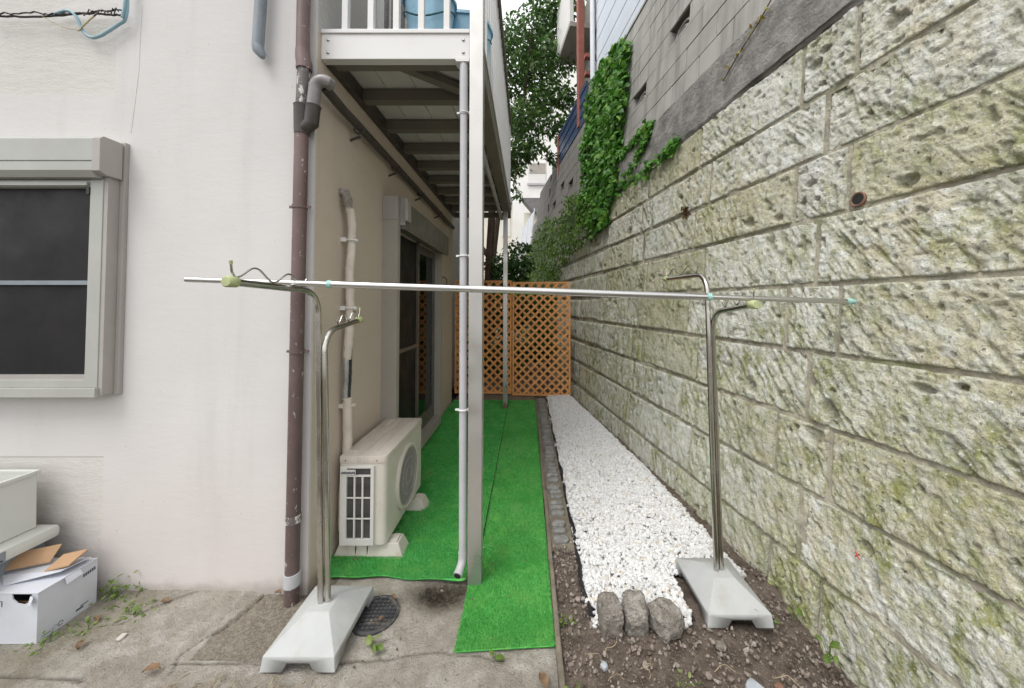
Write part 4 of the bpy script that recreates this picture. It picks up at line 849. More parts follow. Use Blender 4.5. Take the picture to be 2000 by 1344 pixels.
# ------------------------------------------------------------------ stone retaining wall
rw = empty('retaining_wall', (wx(3), 3, 0)); tag(rw, 'tall retaining wall of rough pale mossy stone blocks', 'wall')
e_t = Vector((-WS, 1, 0)).normalized(); e_u = Vector((WB, 0, 1)); e_u = (e_u-e_t*e_u.dot(e_t)).normalized(); e_n = e_t.cross(e_u)
RW = Matrix((e_n, e_t, e_u)).transposed().to_4x4()
def wm(y, z, off=0.0): return Matrix.Translation(Vector((wx(y, z), y, z))+e_n*off) @ RW
TS = math.sqrt(1+WS*WS)
ZJ = [-.14, .195, .536, .856, 1.190, 1.518, 1.850, 2.165, 2.488, 2.832]
JA = [.80, 1.735, 2.60, 3.47, 3.69, 4.56, 5.40, 6.25, 7.1, 8.0, 9.0]          # joints of the stretcher courses
JB = [.70, 1.61, 1.885, 2.75, 3.60, 3.86, 4.75, 5.6, 6.5, 7.4, 8.2, 9.0]      # joints of the courses with a short header
def stone_mesh(ya, yb, za, zb, seed):
    ly, lz = (yb-ya)*TS, zb-za; yc = (ya+yb)/2
    res = .0062 if yc < 2.0 else .009 if yc < 3 else .014 if yc < 4.5 else .024
    ny, nz = max(8, int(ly/res)), max(6, int(lz/res)); u = np.linspace(-ly/2, ly/2, ny); v = np.linspace(-lz/2, lz/2, nz); U, V = np.meshgrid(u, v); U = U.ravel(); V = V.ravel()
    rs = np.random.default_rng(seed); ox, oz = rs.uniform(0, 50, 2)
    # slightly uneven outline
    gap = .002; U2 = U*(ly-2*.006)/ly; V2 = V*(lz-2*gap)/lz
    e = np.minimum(ly/2-np.abs(U), lz/2-np.abs(V))
    U2 = U2-np.sign(U)*np.clip(1-(ly/2-np.abs(U))/.05, 0, 1)*.0035*(.6+fbm(V*14+ox, V*0+oz, 0, seed, 3)); V2 = V2-np.sign(V)*np.clip(1-(lz/2-np.abs(V))/.05, 0, 1)*.0035*(.6+fbm(U*12+ox, U*0+oz, 0, seed+3, 3))
    p = U+ox; q = V+oz
    al = R(rs.uniform(46, 66)); gq = p*math.sin(al)-q*math.cos(al); ga = p*math.cos(al)+q*math.sin(al)
    wv = .008*fbm(p*14, q*14, 0, seed+5, 3)
    gr = fbm((gq+wv)/.019, ga/.12, 0, seed+7, 3, .55); mask = np.clip(.5+1.3*fbm(p*3.2, q*3.2, 0, seed+9, 2), .12, 1)
    groove = -np.clip(-(gr-.02), 0, 1)*.022*mask
    rid = 1-np.abs(fbm(p*26, q*26, 0, seed+15, 3)); rough = .006*(rid-.8)+.0058*fbm(p*62, q*62, 0, seed+13, 2)
    lump = .012*fbm(p*6, q*6, 0, seed+11, 4)
    tilt = rs.uniform(-.006, .006)*U/ly*2+rs.uniform(-.005, .005)
    h = lump+rough+groove+tilt; pit = np.zeros_like(h)
    cell = vnoise(p*30, q*30, 0, seed+19); kp = np.clip((cell-.62)/.12, 0, 1); h = h-kp*.010; pit = np.maximum(pit, kp*.8)
    for _ in range(rs.integers(2, 7)):
        cu, cv = rs.uniform(-ly/2+.04, ly/2-.04), rs.uniform(-lz/2+.04, lz/2-.04); ra = rs.choice([.008, .012, .016, .03, .045], p=[.36, .30, .2, .09, .05]); el = rs.uniform(.55, 1)
        rr = np.hypot((U-cu)/ra, (V-cv)/(ra*el))+.6*fbm(p*32, q*32, 0, seed+17, 3); k_ = np.clip((1.1-rr)/.35, 0, 1); dpt = min(.03, ra*.95) if ra > .02 else .034; h = h-k_*dpt; pit = np.maximum(pit, k_)
    pil = np.clip(e/.012, 0, 1); pil = pil*(2-pil); h = h*(.5+.5*pil)-.013*(1-pil)+.007
    edge = e < 1e-6; h[edge] = -.04
    Vt = np.c_[-h, U2, V2]
    i = np.arange(ny*nz).reshape(nz, ny); F = np.stack([i[:-1,:-1], i[1:,:-1], i[1:,1:], i[:-1,1:]], -1).reshape(-1, 4)
    moss = np.clip(-groove/.008, 0, 1)*.7+np.clip(-rough/.008, 0, 1)*.3+np.clip((.02-e)/.02, 0, 1)*.4
    return np_mesh('stone_block', Vt, F, True, {'moss': np.clip(moss, 0, 1), 'pit': pit})
sd = 100
for row in range(9):
    za, zb = ZJ[8-row], ZJ[9-row]; js = JB if row % 2 == 0 else JA
    for j in range(len(js)-1):
        sd += 1; jt = 0.02*math.sin(sd*12.9); ya, yb = js[j], js[j+1]
        if row == 0 and j == 0: pass
        me = stone_mesh(ya, yb, za, zb, sd)
        link('stone_block', me, MAT['stone'], rw, wm((ya+yb)/2, (za+zb)/2))
# mortar sheet behind the faces
X, Y, F = grid_sheet(.6, 9.2, -.15, 2.84, 900, 330); H = -.007+.005*fbm(X*12, Y*12, 0, 131)+.003*fbm(X*40, Y*40, 0, 133)
yl = (X-4.7)*TS; V = np.c_[-H, yl, (Y-1.345)]
fx, fz = X[F].mean(1), Y[F].mean(1); zj = np.array(ZJ); dz = np.abs(fz[:, None]-zj[None]).min(1); rowi = 8-(np.searchsorted(zj, fz)-1)
dA = np.abs(fx[:, None]-np.array(JA)[None]).min(1); dB = np.abs(fx[:, None]-np.array(JB)[None]).min(1)
F = F[(dz < .022) | (np.where(rowi % 2 == 0, dB, dA) < .022)]
link('mortar', np_mesh('mortar', V, F[:, ::-1], True), MAT['mortar'], rw, wm(4.7, 1.345))
# rough render band on top of the stones
X, Y, F = grid_sheet(.5, 9.2, 2.815, 3.30, 560, 60)
H = -.002+.022*(Y < 3.27)*np.clip((Y-2.82-.015*fbm(X*5, X*0, 0, 141))/.03, 0, 1)+.008*fbm(X*9, Y*9, 0, 143)+.004*fbm(X*50, Y*50, 0, 145, 3); H = np.where(Y > 3.285, -.06, H)
Zl = Y-3.05+np.where(Y < 2.84, .03*fbm(X*4, X*0, 0, 147), 0)
link('render_band', np_mesh('band', np.c_[-H, (X-4.7)*TS, Zl], F[:, ::-1], True), MAT['band'], rw, wm(4.7, 3.05))
# weep pipe
wp = MB(); pr = [(.030,0),(.030,.03),(.021,.034),(.020,.0),(.020,-.1)]
wq = link('weep_pipe', MB().lathe([(.031,-.05),(.033,.014),(.029,.017),(.024,.014),(.023,-.05)], seg=22, cap=False).mesh('weep_pipe', 40), MAT['rust'], rw, wm(1.553,1.885) @ Matrix.Rotation(R(-90),4,'Y'))
link('pipe_bore', MB().lathe([(.0238,0),(.0238,.002)], seg=18).mesh('pipe_bore'), MAT['black'], wq, wm(1.553,1.885,-.011) @ Matrix.Rotation(R(-90),4,'Y'))
link('mortar_patch', cobble_mesh(.012,.045,.055,77,3,.2,.5), MAT['mortar'], rw, wm(1.556,1.89,.010))
rx = MB(); rx.tube([(0,-.010,-.012),(-.002,0,0),(0,.011,.013)], .002, 6); rx.tube([(0,.010,-.011),(-.001,-.009,.012)], .002, 6)
link('red_mark', rx.mesh('red_mark'), MAT['red_paint'], rw, wm(1.457,.405,-.022))

# concrete block wall above
cw = empty('block_wall', (wx(5, 3.3), 5, 3.3)); tag(cw, 'weathered grey concrete block wall above the rough stone wall', 'wall')
bm_ = {}
def bmesh_block(l):
    k = round(l, 3)
    if k not in bm_: bm_[k] = MB().box(0, .10, -l/2, l/2, -.1025, .1025).mesh('concrete_block', None, .004); bm_[k].materials.append(MAT['cmu'])
    return bm_[k]
HOLES = [(3.27,3),(4.05,2),(6.32,3),(7.04,2),(7.80,3),(8.53,2)]
NROW = 8
def in_hole(y0, y1, row):
    for hy, hr in HOLES:
        if hr == row and y0 < hy+.19 and y1 > hy-.19: return True
    return False
for row in range(NROW):
    z_ = 3.292+.1055+row*.2115; segs = []; s_ = 1.2+(.2 if row % 2 else 0); cur = 0.9
    cuts = sorted([h_[0] for h_ in HOLES if h_[1] == row])
    pos = cur; lim = 9.2
    edges = [cur]+[q for h_ in cuts for q in (h_-.195, h_+.195)]+[lim]
    for a_, b_ in zip(edges[0::2], edges[1::2]):
        y_ = a_; first = True
        while y_ < b_-.02:
            l = min(.40 if not (first and row % 2) else .20, b_-y_); first = False
            if l > .03: link('concrete_block', bmesh_block(l*TS-.009), None, cw, wm(y_+l/2, z_, .014+random.uniform(-.0025,.0025)))
            y_ += l
    for a_, b_ in zip(edges[0::2], edges[1::2]):
        link('joint_core', MB().box(.030,.08,-(b_-a_)/2*TS+.012,(b_-a_)/2*TS-.012,-.1057,.1057).mesh('joint_core'), MAT['cmu_joint'], cw, wm((a_+b_)/2, z_))
    for h_ in cuts:                                                # pierced block: two arched openings over a fan shape
        pb = MB(); pb.box(0,.09,-.195,-.17,-.10,.10); pb.box(0,.09,.17,.195,-.10,.10); pb.box(0,.09,-.17,.17,-.10,-.075)
        fo = link('pierced_block', pb.mesh('pierced_block'), MAT['cmu'], cw, wm(h_, z_, .016))
        for rr_ in (.05, .095, .14):
            ar = MB(); ar.tube([(.05, rr_*math.cos(R(a)), -.075+rr_*math.sin(R(a))) for a in range(0,181,15)], .012, 8)
            link('arch', ar.mesh('arch', 40), MAT['cmu'], fo, wm(h_, z_, .016))
        link('shadow_back', MB().box(.14,.16,-.2,.2,-.11,.11).mesh('shadow_back'), MAT['cmu_joint'], fo, wm(h_, z_, .016))
# shadow_back is a dark panel standing in for the shade behind the arches
ct = link('coping', MB().box(.0,.14,-4.15*TS,4.15*TS,0,.035).mesh('coping', None, .004), MAT['cmu'], cw, wm(5.05, 3.292+NROW*.2115))

# far continuation of the wall with white slat fence
fw_ = empty('far_wall', (wx(12), 12, 0)); tag(fw_, 'dark concrete wall continuing behind the lattice, topped by pale blocks', 'wall')
link('wall_body', MB().box(.02,.3,-2.7,2.7,-.2,3.35).mesh('wall_body'), MAT['band'], fw_, wm(11.9, 0))
for row in range(8):
    for k in range(7 if row < 4 else 5):
        y_ = 9.35+k*.4+(.2 if row % 2 else 0)
        if row > 5 and k > 3: continue
        link('concrete_block', bmesh_block(.40*TS-.009), None, fw_, wm(y_+.2, 3.40+row*.2115, .05))
for k in range(6): link('concrete_block', bmesh_block(.40*TS-.009), None, fw_, wm(12.45+k*.4, 3.45, .05))
sf = empty('slat_fence', (wx(13), 13, 3.5)); tag(sf, 'white slat fence on top of the far concrete wall', 'fence')
for k in range(9): link('slat', MB().box(.06,.08,-1.5,1.5,-.05,.05).mesh('slat'), MAT['fence_white'], sf, wm(13.6, 3.66+k*.125))
for y_ in (12.1, 13.6, 15.1): link('post', MB().box(.03,.06,-.04,.04,-.05,1.2).mesh('post'), MAT['fence_white'], sf, wm(y_, 3.56))

# ------------------------------------------------------------------ leaves
def leaf_cloud(P, N, U, size, shape):
    # P positions, N leaf normals, U leaf tip direction
    n = len(P); N = N/np.linalg.norm(N, axis=1)[:, None]; U = U-N*(U*N).sum(1)[:, None]; U = U/np.maximum(np.linalg.norm(U, axis=1), 1e-6)[:, None]; S = np.cross(N, U)
    sh = np.array(shape); k = len(sh)
    V = P[:, None]+size[:, None, None]*(sh[None, :, 0, None]*S[:, None]+sh[None, :, 1, None]*U[:, None]+sh[None, :, 2, None]*N[:, None])
    F = np.array([(0, i, i+1) for i in range(1, k-1)]+[(0, k-1, 1)]) if k > 5 else np.array([(0,1,2),(0,2,3)])
    F = (F[None]+k*np.arange(n)[:, None, None]).reshape(-1, 3)
    return V.reshape(-1, 3), F, k
IVY = [(0,.3,.08),(0,-.05,0),(.3,-.18,-.05),(.52,.15,-.06),(.34,.42,0),(0,1,-.12),(-.34,.42,0),(-.52,.15,-.06),(-.3,-.18,-.05)]
OV8 = [(0,.5,.05),(0,0,0),(.22,.16,-.02),(.32,.45,-.03),(.22,.78,-.07),(0,1,-.14),(-.22,.78,-.07),(-.32,.45,-.03),(-.22,.16,-.02)]
OVAL = [(0,.0,0),(.26,.45,-.05),(0,1,-.14),(-.26,.45,-.05)]
def inpoly(x, y, poly):
    r = np.zeros(len(x), bool); j = len(poly)-1
    for i in range(len(poly)):
        xi, yi = poly[i]; xj, yj = poly[j]
        r ^= ((yi > y) != (yj > y)) & (x < (xj-xi)*(y-yi)/(yj-yi+1e-12)+xi); j = i
    return r
en, et, eu = np.array(e_n), np.array(e_t), np.array(e_u)
def on_wall(y, z, off): return np.c_[WA-WS*y+WB*z, y, z]-en[None]*off[:, None]
def wall_leaves(name, parent, poly, n, size, thick, mat, droop=.6, strands=(), sw=.05, ns=0, shape=IVY):
    xs = [p[0] for p in poly]; zs = [p[1] for p in poly]
    y = RNG.uniform(min(xs)-.15, max(xs)+.15, n); z = RNG.uniform(min(zs)-.1, max(zs)+.1, n)
    k = inpoly(y+.12*fbm(y*3, z*3, 0, 201), z+.10*fbm(y*3, z*3, 0, 203), poly) & (fbm(y*2.6, z*2.6, 0, 205) > -.42); y, z = y[k], z[k]
    for s_ in strands:
        for _ in range(ns):
            t_ = random.random()*(len(s_)-1); i = min(int(t_), len(s_)-2); u = t_-i
            y = np.append(y, s_[i][0]*(1-u)+s_[i+1][0]*u+random.gauss(0, sw)); z = np.append(z, s_[i][1]*(1-u)+s_[i+1][1]*u+random.gauss(0, sw))
    m = len(y); off = .02+thick*RNG.uniform(0, 1, m)*(.45+.55*np.clip(fbm(y*2, z*2, 0, 207)+.5, 0, 1))
    P = on_wall(y, z, off); N = -en[None]+.65*RNG.normal(size=(m, 3))+np.array([0,-.25,.35])[None]; U = -eu[None]*droop+.6*RNG.normal(size=(m, 3))
    V, F, kk = leaf_cloud(P, N, U, size*RNG.uniform(.6, 1.35, m), shape)
    o = link(name, np_mesh(name, V, F, False, {'tint': np.repeat(RNG.uniform(0, 1, m), kk)}), mat, parent); o['kind'] = 'stuff'; return o
ivy = empty('ivy_plant', (wx(5.2, 2.4), 5.2, 2.4)); tag(ivy, 'bright green ivy hanging in a dense curtain over the block wall', 'ivy')
polyI = [(4.37,4.74),(4.75,5.02),(5.42,5.08),(5.92,5.12),(6.0,4.36),(5.95,3.46),(5.9,2.84),(5.24,2.50),(4.57,2.40),(4.48,2.56),(4.5,2.72),(4.32,2.85),(4.3,3.0),(4.4,3.34),(4.42,3.66),(4.3,3.82),(4.32,4.28)]
S1 = [(4.35,2.82),(3.7,2.80),(3.3,2.82),(3.02,2.86)]; S2 = [(4.35,3.26),(3.9,3.29),(3.58,3.25)]; S3 = [(4.54,2.85),(4.03,2.95),(3.73,3.09),(3.6,3.19)]
wall_leaves('foliage', ivy, polyI, 6000, .080, .13, MAT['ivy'], .8)
wall_leaves('trailing_shoots', ivy, [(0,0),(0,.001),(.001,0)], 10, .05, .05, MAT['ivy'], .8, (S1, S2, S2, S3), .032, 150)
for s_ in (S1, S2, S3, [(5.0,2.5),(5.1,3.5),(4.9,4.6),(4.6,5.0)], [(5.6,2.9),(5.5,4.0),(5.3,5.0)]):
    P = on_wall(np.array([p[0] for p in s_]), np.array([p[1] for p in s_]), np.full(len(s_), .015)); MB().tube(wob_path([tuple(p) for p in P], 20, .008), .006, 6).build('stem', MAT['bark'], ivy, smooth=50)
crp = empty('creeper_plant', (wx(8, 2), 8, 2.2)); tag(crp, 'olive green creeper draped over the far stones behind the lattice', 'creeper')
polyC = [(5.0,2.95),(5.96,3.35),(6.71,3.45),(7.14,3.30),(8.09,3.30),(8.8,3.62),(9.64,3.55),(10.97,3.40),(12.0,3.05),(12.6,1.2),(11,.3),(6.6,.4),(7.2,1.80),(6.9,2.08),(6.15,2.34),(5.47,2.40),(5.0,2.36)]
wall_leaves('foliage', crp, polyC, 20000, .070, .22, MAT['ivy_low'], 1.6, shape=OVAL)
for s_ in ([(6.5,2.2),(6.6,3.3)], [(8.3,1.9),(8.5,3.4)], [(10.2,1.9),(10.4,3.3)]):
    P = on_wall(np.array([p[0] for p in s_]), np.array([p[1] for p in s_]), np.full(2, .02)); MB().tube([tuple(p) for p in P], .008, 6).build('stem', MAT['bark'], crp)
sp = empty('wall_weed', (wx(2.85,2.17), 2.85, 2.17)); tag(sp, 'small reddish weed rooted in a joint of the stone wall', 'weed')
P = np.repeat(on_wall(np.array([2.854]), np.array([2.169]), np.array([.02])), 26, 0)+RNG.normal(size=(26,3))*.018
V, F, kk = leaf_cloud(P, RNG.normal(size=(26,3)), RNG.normal(size=(26,3))+np.array([-.3,0,-.5]), RNG.uniform(.03,.06,26), OVAL)
link('leaves', np_mesh('leaves', V, F, False, {'tint': np.repeat(RNG.uniform(0,1,26), kk)}), leaf_m('reddish_leaf', (.10,.04,.03), (.13,.085,.03), (.22,.24,.05)), sp)
yv = empty('yellow_vine', (wx(2.35,3.2), 2.35, 3.15)); tag(yv, 'thin withered vine with yellow leaves on the dark render band', 'vine')
pv = [(2.10,3.28),(2.20,3.20),(2.34,3.13),(2.5,3.02)]
P = on_wall(np.array([p[0] for p in pv]), np.array([p[1] for p in pv]), np.full(4, .035)); MB().tube([tuple(p) for p in P], .004, 6).build('stem', MAT['bark'], yv)
n = 40; t_ = RNG.uniform(0, 3, n); yy = np.interp(t_, range(4), [p[0] for p in pv])+RNG.normal(size=n)*.012; zz = np.interp(t_, range(4), [p[1] for p in pv])+RNG.normal(size=n)*.012
V, F, kk = leaf_cloud(on_wall(yy, zz, np.full(n, .045)), -en[None]+.6*RNG.normal(size=(n,3)), RNG.normal(size=(n,3)), RNG.uniform(.015,.04,n), OVAL)
link('leaves', np_mesh('leaves', V, F, False, {'tint': np.repeat(RNG.uniform(0,1,n), kk)}), leaf_m('yellow_leaf', (.22,.13,.03), (.34,.27,.03), (.42,.38,.06)), yv)

# trees and shrubs
def tree(name, lab, cat, trunk, limbs, blobs, nleaf, lsize, mat, droop, group=None):
    r = empty(name, trunk[0]); tag(r, lab, cat, group)
    tk = MB(); tk.tube(wob_path(trunk, 16, .01), list(np.linspace(.085, .035, 17)), 10)
    tk.build('trunk', MAT['bark'], r, smooth=50)
    for l in limbs: MB().tube(wob_path(l, 10, .02), list(np.linspace(.035, .008, 11)), 7).build('limb', MAT['bark'], r, smooth=50)
    w_ = np.array([b[3]**2 for b in blobs]); w_ = w_/w_.sum(); idx = RNG.choice(len(blobs), nleaf, p=w_); B = np.array(blobs)[idx]
    d = RNG.normal(size=(nleaf,3)); d /= np.linalg.norm(d, axis=1)[:, None]; rad = RNG.uniform(0,1,nleaf)**.45
    P = B[:, :3]+d*(B[:, 3]*rad)[:, None]*np.array([1,1,.8]); keep = fbm(P[:,0]*2.6, P[:,1]*2.6, P[:,2]*2.6, 301, 3) > -.24; P = P[keep]; d = d[keep]; m = len(P)
    V, F, kk = leaf_cloud(P, d*.6+.7*RNG.normal(size=(m,3))+np.array([0,0,.6]), d*.5+.6*RNG.normal(size=(m,3))+np.array([0,0,-droop]), lsize*RNG.uniform(.6,1.3,m), OVAL)
    c = link('crown', np_mesh('crown', V, F, False, {'tint': np.clip(np.repeat(RNG.uniform(0,1,m), kk), 0, 1)}), mat, r); c['kind'] = 'stuff'
tb = [(-.5,9.3,6.4,.75),(.1,8.9,7.2,.75),(.55,8.8,6.6,.6),(-.1,8.5,5.9,.6),(.75,8.6,7.6,.6),(.3,9.3,8.6,.9),(-.6,9.0,8.0,.9),(.55,8.6,5.7,.42),(.25,8.4,5.15,.4),(-.25,8.5,5.1,.42),(-.05,8.3,4.65,.25),(.85,8.7,8.9,.7),(.95,8.5,6.5,.35),(-.35,8.2,4.25,.16),(-.2,8.2,4.0,.12),(.55,8.4,4.95,.18),(1.0,8.6,5.9,.28),(-1.2,9.3,7,.8),(-.45,8.6,4.7,.3)]
tree('evergreen_tree', 'tall dark leaved evergreen tree rising behind the balcony', 'tree', [(-.92,8.9,0),(-.88,8.9,2.4),(-.6,8.9,4.4),(-.15,8.9,6.2),(.1,8.9,8.4)],
     [[(-.5,8.9,4.8),(-.3,8.6,5.1),(-.2,8.3,4.5)],[(-.15,8.9,6.1),(.4,8.7,6.4),(.95,8.6,6.3)],[(-.3,8.9,5.4),(.2,8.6,5.4),(.55,8.4,5.0)],[(0,8.9,7.2),(.5,8.7,7.8),(.85,8.6,8.6)],[(-.1,8.9,6.6),(-.5,9,7.4),(-.8,9.1,8)],[(-.25,8.5,4.9),(-.3,8.25,4.4),(-.33,8.2,4.0)]],
     tb, 15000, .125, MAT['tree_leaf'], .5)
sb = [(-.55,7.4,2.2,.38),(-.35,7.3,1.7,.4),(-.15,7.2,2.25,.3),(-.6,7.5,1.3,.45),(-.1,7.3,1.5,.35),(.15,7.3,1.1,.45),(-.35,7.4,2.65,.22),(.35,7.6,.5,.5),(-.9,7.5,.4,.55),(-.3,7.4,.5,.6),(.2,7.5,1.6,.35),(-.35,7.3,1.15,.4),(-.65,7.4,1.75,.35),(-.2,7.3,1.9,.25),(-.05,7.2,2.6,.14),(-.9,7.4,1.0,.4)]
tree('garden_shrub', 'leafy green shrub showing above the orange lattice', 'shrub', [(-.4,7.4,0),(-.4,7.4,.8),(-.36,7.4,1.6),(-.3,7.4,2.3)], [[(-.38,7.4,1.2),(-.1,7.3,1.6),(0,7.2,2.3)],[(-.38,7.4,1.3),(-.6,7.4,1.8),(-.6,7.4,2.3)]], sb, 13000, .10, leaf_m('shrub_leaf', (.03,.08,.02), (.07,.16,.04), (.14,.26,.07)), .5)
tp_ = empty('timber_post', (-.84, 7.2, 0)); tag(tp_, 'dark brown leaning timber post behind the balcony and lattice', 'post')
MB().tube([(-.86,7.2,0),(-.80,7.2,2.0),(-.72,7.2,3.4)], .075, 8).build('shaft', MAT['wood_dark'], tp_); MB().tube([(-1.05,7.2,2.75),(-.76,7.2,2.35)], .05, 8).build('strut', MAT['wood_dark'], tp_)

# ------------------------------------------------------------------ neighbouring buildings
nh = empty('neighbour_house', (1.6, 5, 5)); tag(nh, 'house with pale blue siding and red steel frame above the block wall', 'house')
HX = lambda y: wx(y, 5.0)+.12
Mh = Matrix.Translation((HX(4.0), 4.0, 5.02)) @ Matrix.Rotation(math.atan(WS), 4, 'Z')
for k in range(11): link('siding_board', MB().box(0,.03,-3.0,2.12,.0+k*.17,.163+k*.17).mesh('siding_board', None, .003), MAT['siding'], nh, Mh @ Matrix.Translation((.004*(k%2),0,0)))
link('wall_core', MB().box(.031,2.5,-3.0,2.0,-.02,3.6).mesh('wall_core'), MAT['grey_wall'], nh, Mh)
link('trim_band', MB().box(-.03,.03,-3.0,2.14,1.88,2.06).mesh('trim_band'), MAT['pink_trim'], nh, Mh)
for k in range(8): link('siding_board', MB().box(.0,.03,-3.0,2.12,2.07+k*.17,2.233+k*.17).mesh('siding_board', None, .003), MAT['siding'], nh, Mh @ Matrix.Translation((.004*(k%2),0,0)))
link('downpipe', MB().tube([(-.05,2.18,.15),(-.05,2.18,3.6)], .045, 12).mesh('downpipe', 40), MAT['fence_white'], nh, Mh)
for (px, py, z0, z1) in ((-.10,2.75,-.2,3.6),(.9,2.75,-.2,3.6)): link('steel_post', MB().box(px-.06,px+.06,py-.06,py+.06,z0,z1).mesh('steel_post', None, .004), MAT['red_steel'], nh, Mh)
link('steel_post', MB().box(-.16,-.06,4.4,4.5,-1.2,.45).mesh('steel_post'), MAT['red_steel'], nh, Mh)
for z_ in (.62, .95): link('steel_beam', MB().box(-.11,2.2,2.4,2.5,z_,z_+.07).mesh('steel_beam'), MAT['red_steel'], nh, Mh)
for k in range(7): link('navy_sheet', MB().box(-.14,-.10,2.3,4.4,-.26+k*.1,-.165+k*.1).mesh('navy_sheet', None, .003), MAT['navy'], nh, Mh @ Matrix.Translation((.012*(k%2),0,0)))
link('navy_floor', MB().box(.02,2.2,2.3,4.4,-.28,-.2).mesh('navy_floor'), MAT['navy'], nh, Mh)
link('rear_wall', MB().box(.5,2.5,2.1,4.8,-.15,3.6).mesh('rear_wall'), MAT['grey_wall'], nh, Mh)
link('eave', MB().box(-.15,2.6,-3.2,3.4,3.6,3.75).mesh('eave'), MAT['grey_wall'], nh, Mh)
link('upper_balcony', MB().box(-.13,-.05,3.4,4.6,2.42,3.59).mesh('upper_balcony'), MAT['white_wall'], nh, Mh); link('balcony_floor', MB().box(-.13,.5,3.4,4.6,2.32,2.415).mesh('balcony_floor'), MAT['grey_wall'], nh, Mh)
link('foundation', MB().box(.05,2.5,-3.0,2.1,-5.0,-.03).mesh('foundation'), MAT['grey_wall'], nh, Mh @ Matrix.Translation((.25,0,0)))
wb = empty('white_building', (2, 18, 0)); tag(wb, 'plain white apartment block far beyond the tree', 'building')
MB().box(.95,6,16.5,22,-.1,13).build('wall', MAT['white_wall'], wb); MB().box(-.75,.95,17.6,22,-.1,12).build('side_wing', MAT['white_wall'], wb)
for z_ in (5.0, 8.0, 10.8):
    wi = MB().box(.05,.93,17.55,17.599,z_+2.5,z_+3.55).build('window', MAT['white_paint'], wb); MB().box(.1,.9,17.53,17.549,z_+3.0,z_+3.5).build('pane', MAT['grey_wall'], wi); MB().box(.0,.93,17.50,17.549,z_+2.4,z_+2.5).build('sill', MAT['grey_pvc'], wi)
ch = empty('cream_house', (-1.3, 20, 0)); tag(ch, 'small cream house with dark roof far at the end of the passage', 'house')
MB().box(-3.2,-.62,19.5,24,-.1,7.0).build('wall', MAT['cream_wall'], ch); MB().prism([(-3.4,7.0),(-.4,7.0),(-1.8,8.0)],'y',19.2,24.2).build('roof', MAT['roof'], ch)
MB().box(-1.4,-.95,19.46,19.499,5.2,6.2).build('window', MAT['white_paint'], ch)
gh = empty('grey_roofed_house', (.6, 15.6, 0)); tag(gh, 'low house with a grey gable behind the white slat fence', 'house')
MB().box(-.15,.75,16.0,16.4,-.1,5.6).build('wall', MAT['cream_wall'], gh); MB().prism([(-.25,6.2),(.8,6.2),(.75,5.4),(.25,5.6)],'y',15.7,16.44).build('roof', MAT['roof'], gh)

# ------------------------------------------------------------------ left corner: bin, boxes, cardboard
bn = empty('plastic_bin', (-2.7, 1.58, .361)); tag(bn, 'open off white plastic bin at the left edge before the wall', 'bin')
b = MB(); xo, xi = -2.215, -2.232; lx = -2.95
ob = [(-2.93,1.50),(-2.20,1.50),(-2.20,1.74),(-2.93,1.74)]; ot = [(-2.97,1.46),(-2.222,1.46),(-2.222,1.755),(-2.97,1.755)]
def loft(mb, A_, za, B_, zb): mb.add([(x_,y_,za) for x_,y_ in A_]+[(x_,y_,zb) for x_,y_ in B_], [(0,1,5,4),(1,2,6,5),(2,3,7,6),(3,0,4,7)])
ob = [(-3.08,1.45),(-2.335,1.45),(-2.335,1.71),(-3.08,1.71)]; ot = [(-3.12,1.425),(-2.358,1.425),(-2.358,1.722),(-3.12,1.722)]
loft(b, ob, .361, ot, .618); b.add([(x_,y_,.361) for x_,y_ in ob], [(0,3,2,1)])
o = b.build('body', MAT['bin'], bn, bevel=0); so = o.modifiers.new('wall','SOLIDIFY'); so.thickness = .012; so.offset = -1; bv = o.modifiers.new('round','BEVEL'); bv.width = .006; bv.segments = 2
MB().prism([(-3.13,1.415),(-2.350,1.415),(-2.350,1.43),(-3.13,1.43)],'z',.608,.625).prism([(-3.13,1.712),(-2.350,1.712),(-2.350,1.729),(-3.13,1.729)],'z',.608,.625).prism([(-2.366,1.4305),(-2.348,1.4305),(-2.348,1.7115),(-2.366,1.7115)],'z',.608,.625).build('rim', MAT['bin'], bn, bevel=.003)
ld_ = empty('plastic_tray', (-2.7, 1.58, .262)); tag(ld_, 'thick rounded white plastic tray beneath the open bin', 'tray')
MB().box(-3.15,-2.262,1.40,1.745,.302,.3595).build('tray', MAT['bin'], ld_, bevel=.02, smooth=40)
MB().box(-3.15,-2.33,1.43,1.735,.262,.3015).build('under_frame', MAT['label_grey'], ld_, bevel=.006)
MB().box(-2.2615,-2.2600,1.45,1.56,.308,.352).build('sticker', MAT['label_grey'], ld_)
for k in range(5): MB().box(-2.2598,-2.2592,1.50+k*.011,1.507+k*.011,.312,.320+.004*(k%2)).build('print', MAT['ink'], ld_)
sb_ = empty('storage_crate', (-2.6, 1.62, 0)); tag(sb_, 'grey crate half hidden behind the white carton', 'crate')
MB().box(-3.1,-2.34,1.60,1.75,0,.2615).build('body', MAT['label_grey'], sb_, bevel=.01)
cx0, cx1, cy0, cy1, cz = -2.42, -2.055, 1.516, 1.60, .205
carton = empty('carton', (-2.25, 1.6, 0)); tag(carton, 'white printed cardboard carton with a torn flap on the concrete', 'carton')
cy1 = 1.722
def hole_face():
    m_ = MB(); hx = [(-2.165,.205),(-2.16,.182),(-2.14,.165),(-2.115,.160),(-2.095,.168),(-2.085,.185),(-2.08,.205)]
    pts = [(cx0-.2,0),(cx1,0),(cx1,cz)]+[(a_,b_) for a_, b_ in reversed(hx)]+[(cx0-.2,cz)]
    m_.prism(pts, 'y', cy0, cy0+.004); return m_
hole_face().build('front_panel', MAT['board'], carton)
